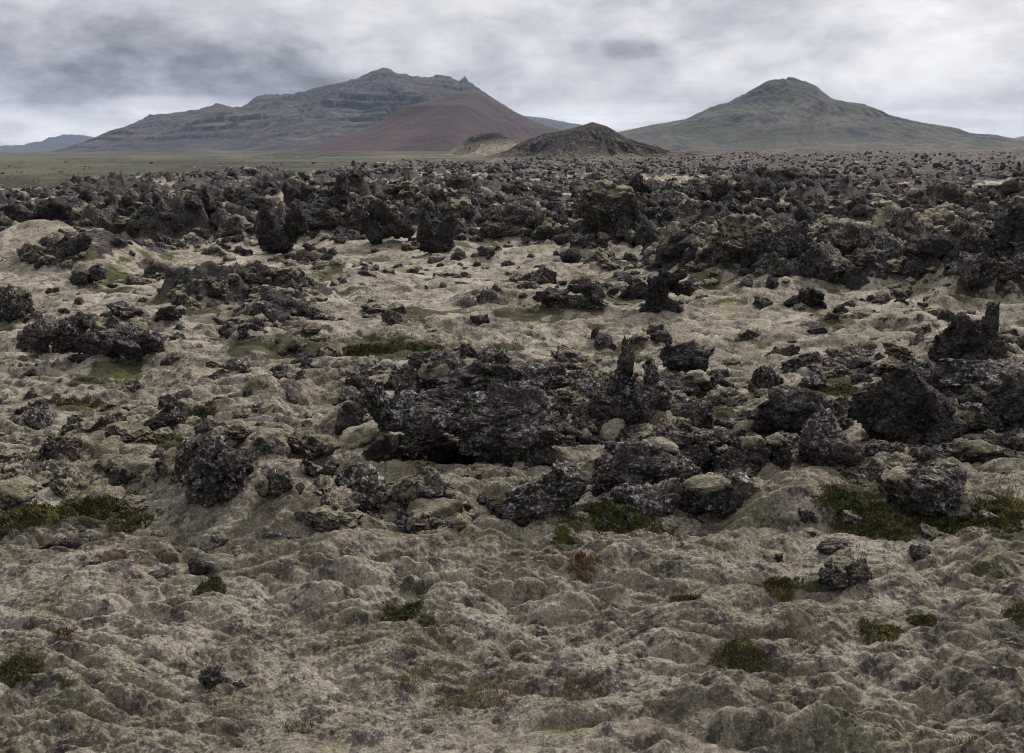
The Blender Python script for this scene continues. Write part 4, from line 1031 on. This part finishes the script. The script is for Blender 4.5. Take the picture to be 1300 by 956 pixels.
# ------------------------------------------------------------------ haze
def haze():
    me = bpy.data.meshes.new('haze'); bm = bmesh.new(); bmesh.ops.create_cube(bm, size=1)
    zlo, zhi = -12.0, 480.0
    bmesh.ops.scale(bm, vec=(23400, 23400, zhi - zlo), verts=bm.verts); bmesh.ops.translate(bm, vec=(0, 0, (zhi+zlo)/2), verts=bm.verts)
    bm.to_mesh(me); bm.free()
    m = bpy.data.materials.new('haze'); m.use_nodes = True; nt = m.node_tree; nt.nodes.clear()
    out = nt.nodes.new('ShaderNodeOutputMaterial'); v = nt.nodes.new('ShaderNodeVolumePrincipled')
    v.inputs['Color'].default_value = (.62, .76, 1.0, 1); v.inputs['Density'].default_value = 4.8e-5; v.inputs['Anisotropy'].default_value = 0.0
    nt.links.new(v.outputs[0], out.inputs['Volume'])
    me.materials.append(m)
    link('haze', me, 'thin bluish haze in the air before the mountains', 'haze', kind='stuff')
haze()

# ------------------------------------------------------------------ sky and light
SUN_AZ, SUN_EL = math.radians(36), math.radians(43)      # to the right of the view, ahead
w = bpy.data.worlds.new('World'); S.world = w; w.use_nodes = True
nt = w.node_tree; nt.nodes.clear(); n = N(nt)
out = nt.nodes.new('ShaderNodeOutputWorld'); bg = nt.nodes.new('ShaderNodeBackground'); bg.inputs[1].default_value = .10
nt.links.new(bg.outputs[0], out.inputs[0])
sky = nt.nodes.new('ShaderNodeTexSky'); sky.sky_type = 'NISHITA'; sky.sun_disc = False
sky.sun_elevation = SUN_EL; sky.sun_rotation = SUN_AZ; sky.dust_density = 2
tc = nt.nodes.new('ShaderNodeTexCoord'); D = tc.outputs['Generated']
sx = nt.nodes.new('ShaderNodeSeparateXYZ'); nt.links.new(D, sx.inputs[0])
dx, dy, dz = sx.outputs
zc = n.math('ADD', n.math('MAXIMUM', dz, 0), .42)
cb = nt.nodes.new('ShaderNodeCombineXYZ')
nt.links.new(n.math('DIVIDE', dx, zc), cb.inputs[0]); nt.links.new(n.math('DIVIDE', dy, zc), cb.inputs[1]); 
C = cb.outputs[0]
def sky_blob(px, py, rx, ry, wob):
    vx, vy, vz = ray(px, py); l = math.sqrt(vx*vx+vy*vy+vz*vz); azc = math.atan2(vx, vy); elc = math.asin(vz/l)
    az = n.math('ARCTAN2', dx, dy); el = n.math('ARCSINE', dz)
    a = n.math('DIVIDE', n.math('SUBTRACT', az, azc), rx/FPX); b = n.math('DIVIDE', n.math('SUBTRACT', el, elc), ry/FPX)
    r = n.math('SQRT', n.math('ADD', n.math('MULTIPLY', a, a), n.math('MULTIPLY', b, b)))
    r = n.math('ADD', r, n.math('MULTIPLY', n.math('SUBTRACT', wob, .5), 1.6))
    return n.mr(r, 1.35, .35)
w1 = n.noise(C, 2.2, 7, .55, .3); w2 = n.noise(n.vmath('ADD', C, (7, 3, 1)), 5.5, 8, .58, .3); w3 = n.noise(D, 9, 7, .6)
base = n.math('ADD', n.math('MULTIPLY', w1, .5), n.math('MULTIPLY', w2, .5))
v = n.mr(base, .38, .61, .33, .50, interp='SMOOTHSTEP')                                   # radiance of the overcast
v = n.math('ADD', v, n.mr(dx, -.45, .5, -.06, .03, interp='LINEAR'))
def add(blob, amt):
    global v
    v = n.math('ADD', v, n.math('MULTIPLY', blob, amt))
add(sky_blob(150, 70, 330, 75, w1), -.09)
add(sky_blob(330, 110, 240, 40, w2), -.09)
add(sky_blob(60, 160, 320, 22, w3), .18)
add(sky_blob(240, 135, 120, 12, w3), .20)
add(sky_blob(810, 62, 42, 14, w3), -.14)
add(sky_blob(940, 92, 30, 22, w3), -.07)
add(sky_blob(760, 150, 90, 22, w2), .14)
add(sky_blob(1230, 15, 110, 40, w2), .10)
add(sky_blob(1150, 90, 120, 40, w3), .10)
st = n.mr(n.noise(n.vmath('MULTIPLY', D, (4, 4, 60)), 1.0, 5, .6), .47, .57)
st = n.math('MULTIPLY', st, n.mr(dz, .075, .03))
v = n.math('ADD', v, n.math('MULTIPLY', st, .07))
v = n.math('ADD', v, n.mr(n.noise(n.vmath('MULTIPLY', D, (1, 1, 2.2)), 16, 8, .62), .36, .64, -.055, .055, interp='LINEAR'))
v = n.math('MULTIPLY', v, n.mr(dz, .2, .85, 1.0, 2.1, interp='LINEAR'))
v = n.math('MULTIPLY', v, n.mr(dy, -.9, .5, .38, 1.0))                  # an overcast is brighter overhead
tint = n.mix(n.mr(v, .15, .55), (.90,.92,1.05), (1.0,.99,1.01))
cc = n.vmath('SCALE', tint, (0,0,0)); sc_node = nt.nodes[-1]
nt.links.new(n.math('MULTIPLY', v, 13.0), sc_node.inputs['Scale'])
nt.links.new(n.mix(.97, sky.outputs[0], cc), bg.inputs[0])

sl = bpy.data.lights.new('sun', 'SUN'); sl.energy = 2.6; sl.angle = math.radians(12); sl.color = (1, .965, .92)
so = bpy.data.objects.new('sun', sl); COL.objects.link(so)
so.rotation_euler = (math.pi/2 - SUN_EL, 0, -SUN_AZ + math.pi)
so.rotation_euler = Vector((math.sin(SUN_AZ)*math.cos(SUN_EL), math.cos(SUN_AZ)*math.cos(SUN_EL), math.sin(SUN_EL))).to_track_quat('Z', 'Y').to_euler()

# ------------------------------------------------------------------ camera
cam = bpy.data.cameras.new('camera'); co = bpy.data.objects.new('camera', cam); COL.objects.link(co)
cam.sensor_width = 36; cam.lens = FPX / 1300 * 36; cam.shift_y = -(478 - PY) / 1300
co.location = (0, 0, HC); co.rotation_euler = (math.pi/2 - PITCH, 0, 0)
cam.clip_start = .1; cam.clip_end = 30000
S.camera = co
S.view_settings.view_transform = 'Standard'; S.view_settings.look = 'None'
S.view_settings.exposure = .4; S.view_settings.gamma = 1
S.cycles.use_denoising = True; S.cycles.denoiser = 'OPENIMAGEDENOISE'; S.cycles.denoising_input_passes = 'RGB_ALBEDO_NORMAL'
S.cycles.denoising_prefilter = 'ACCURATE'; S.cycles.filter_width = 1.15
S.cycles.max_bounces = 4; S.cycles.volume_bounces = 0; S.cycles.diffuse_bounces = 2
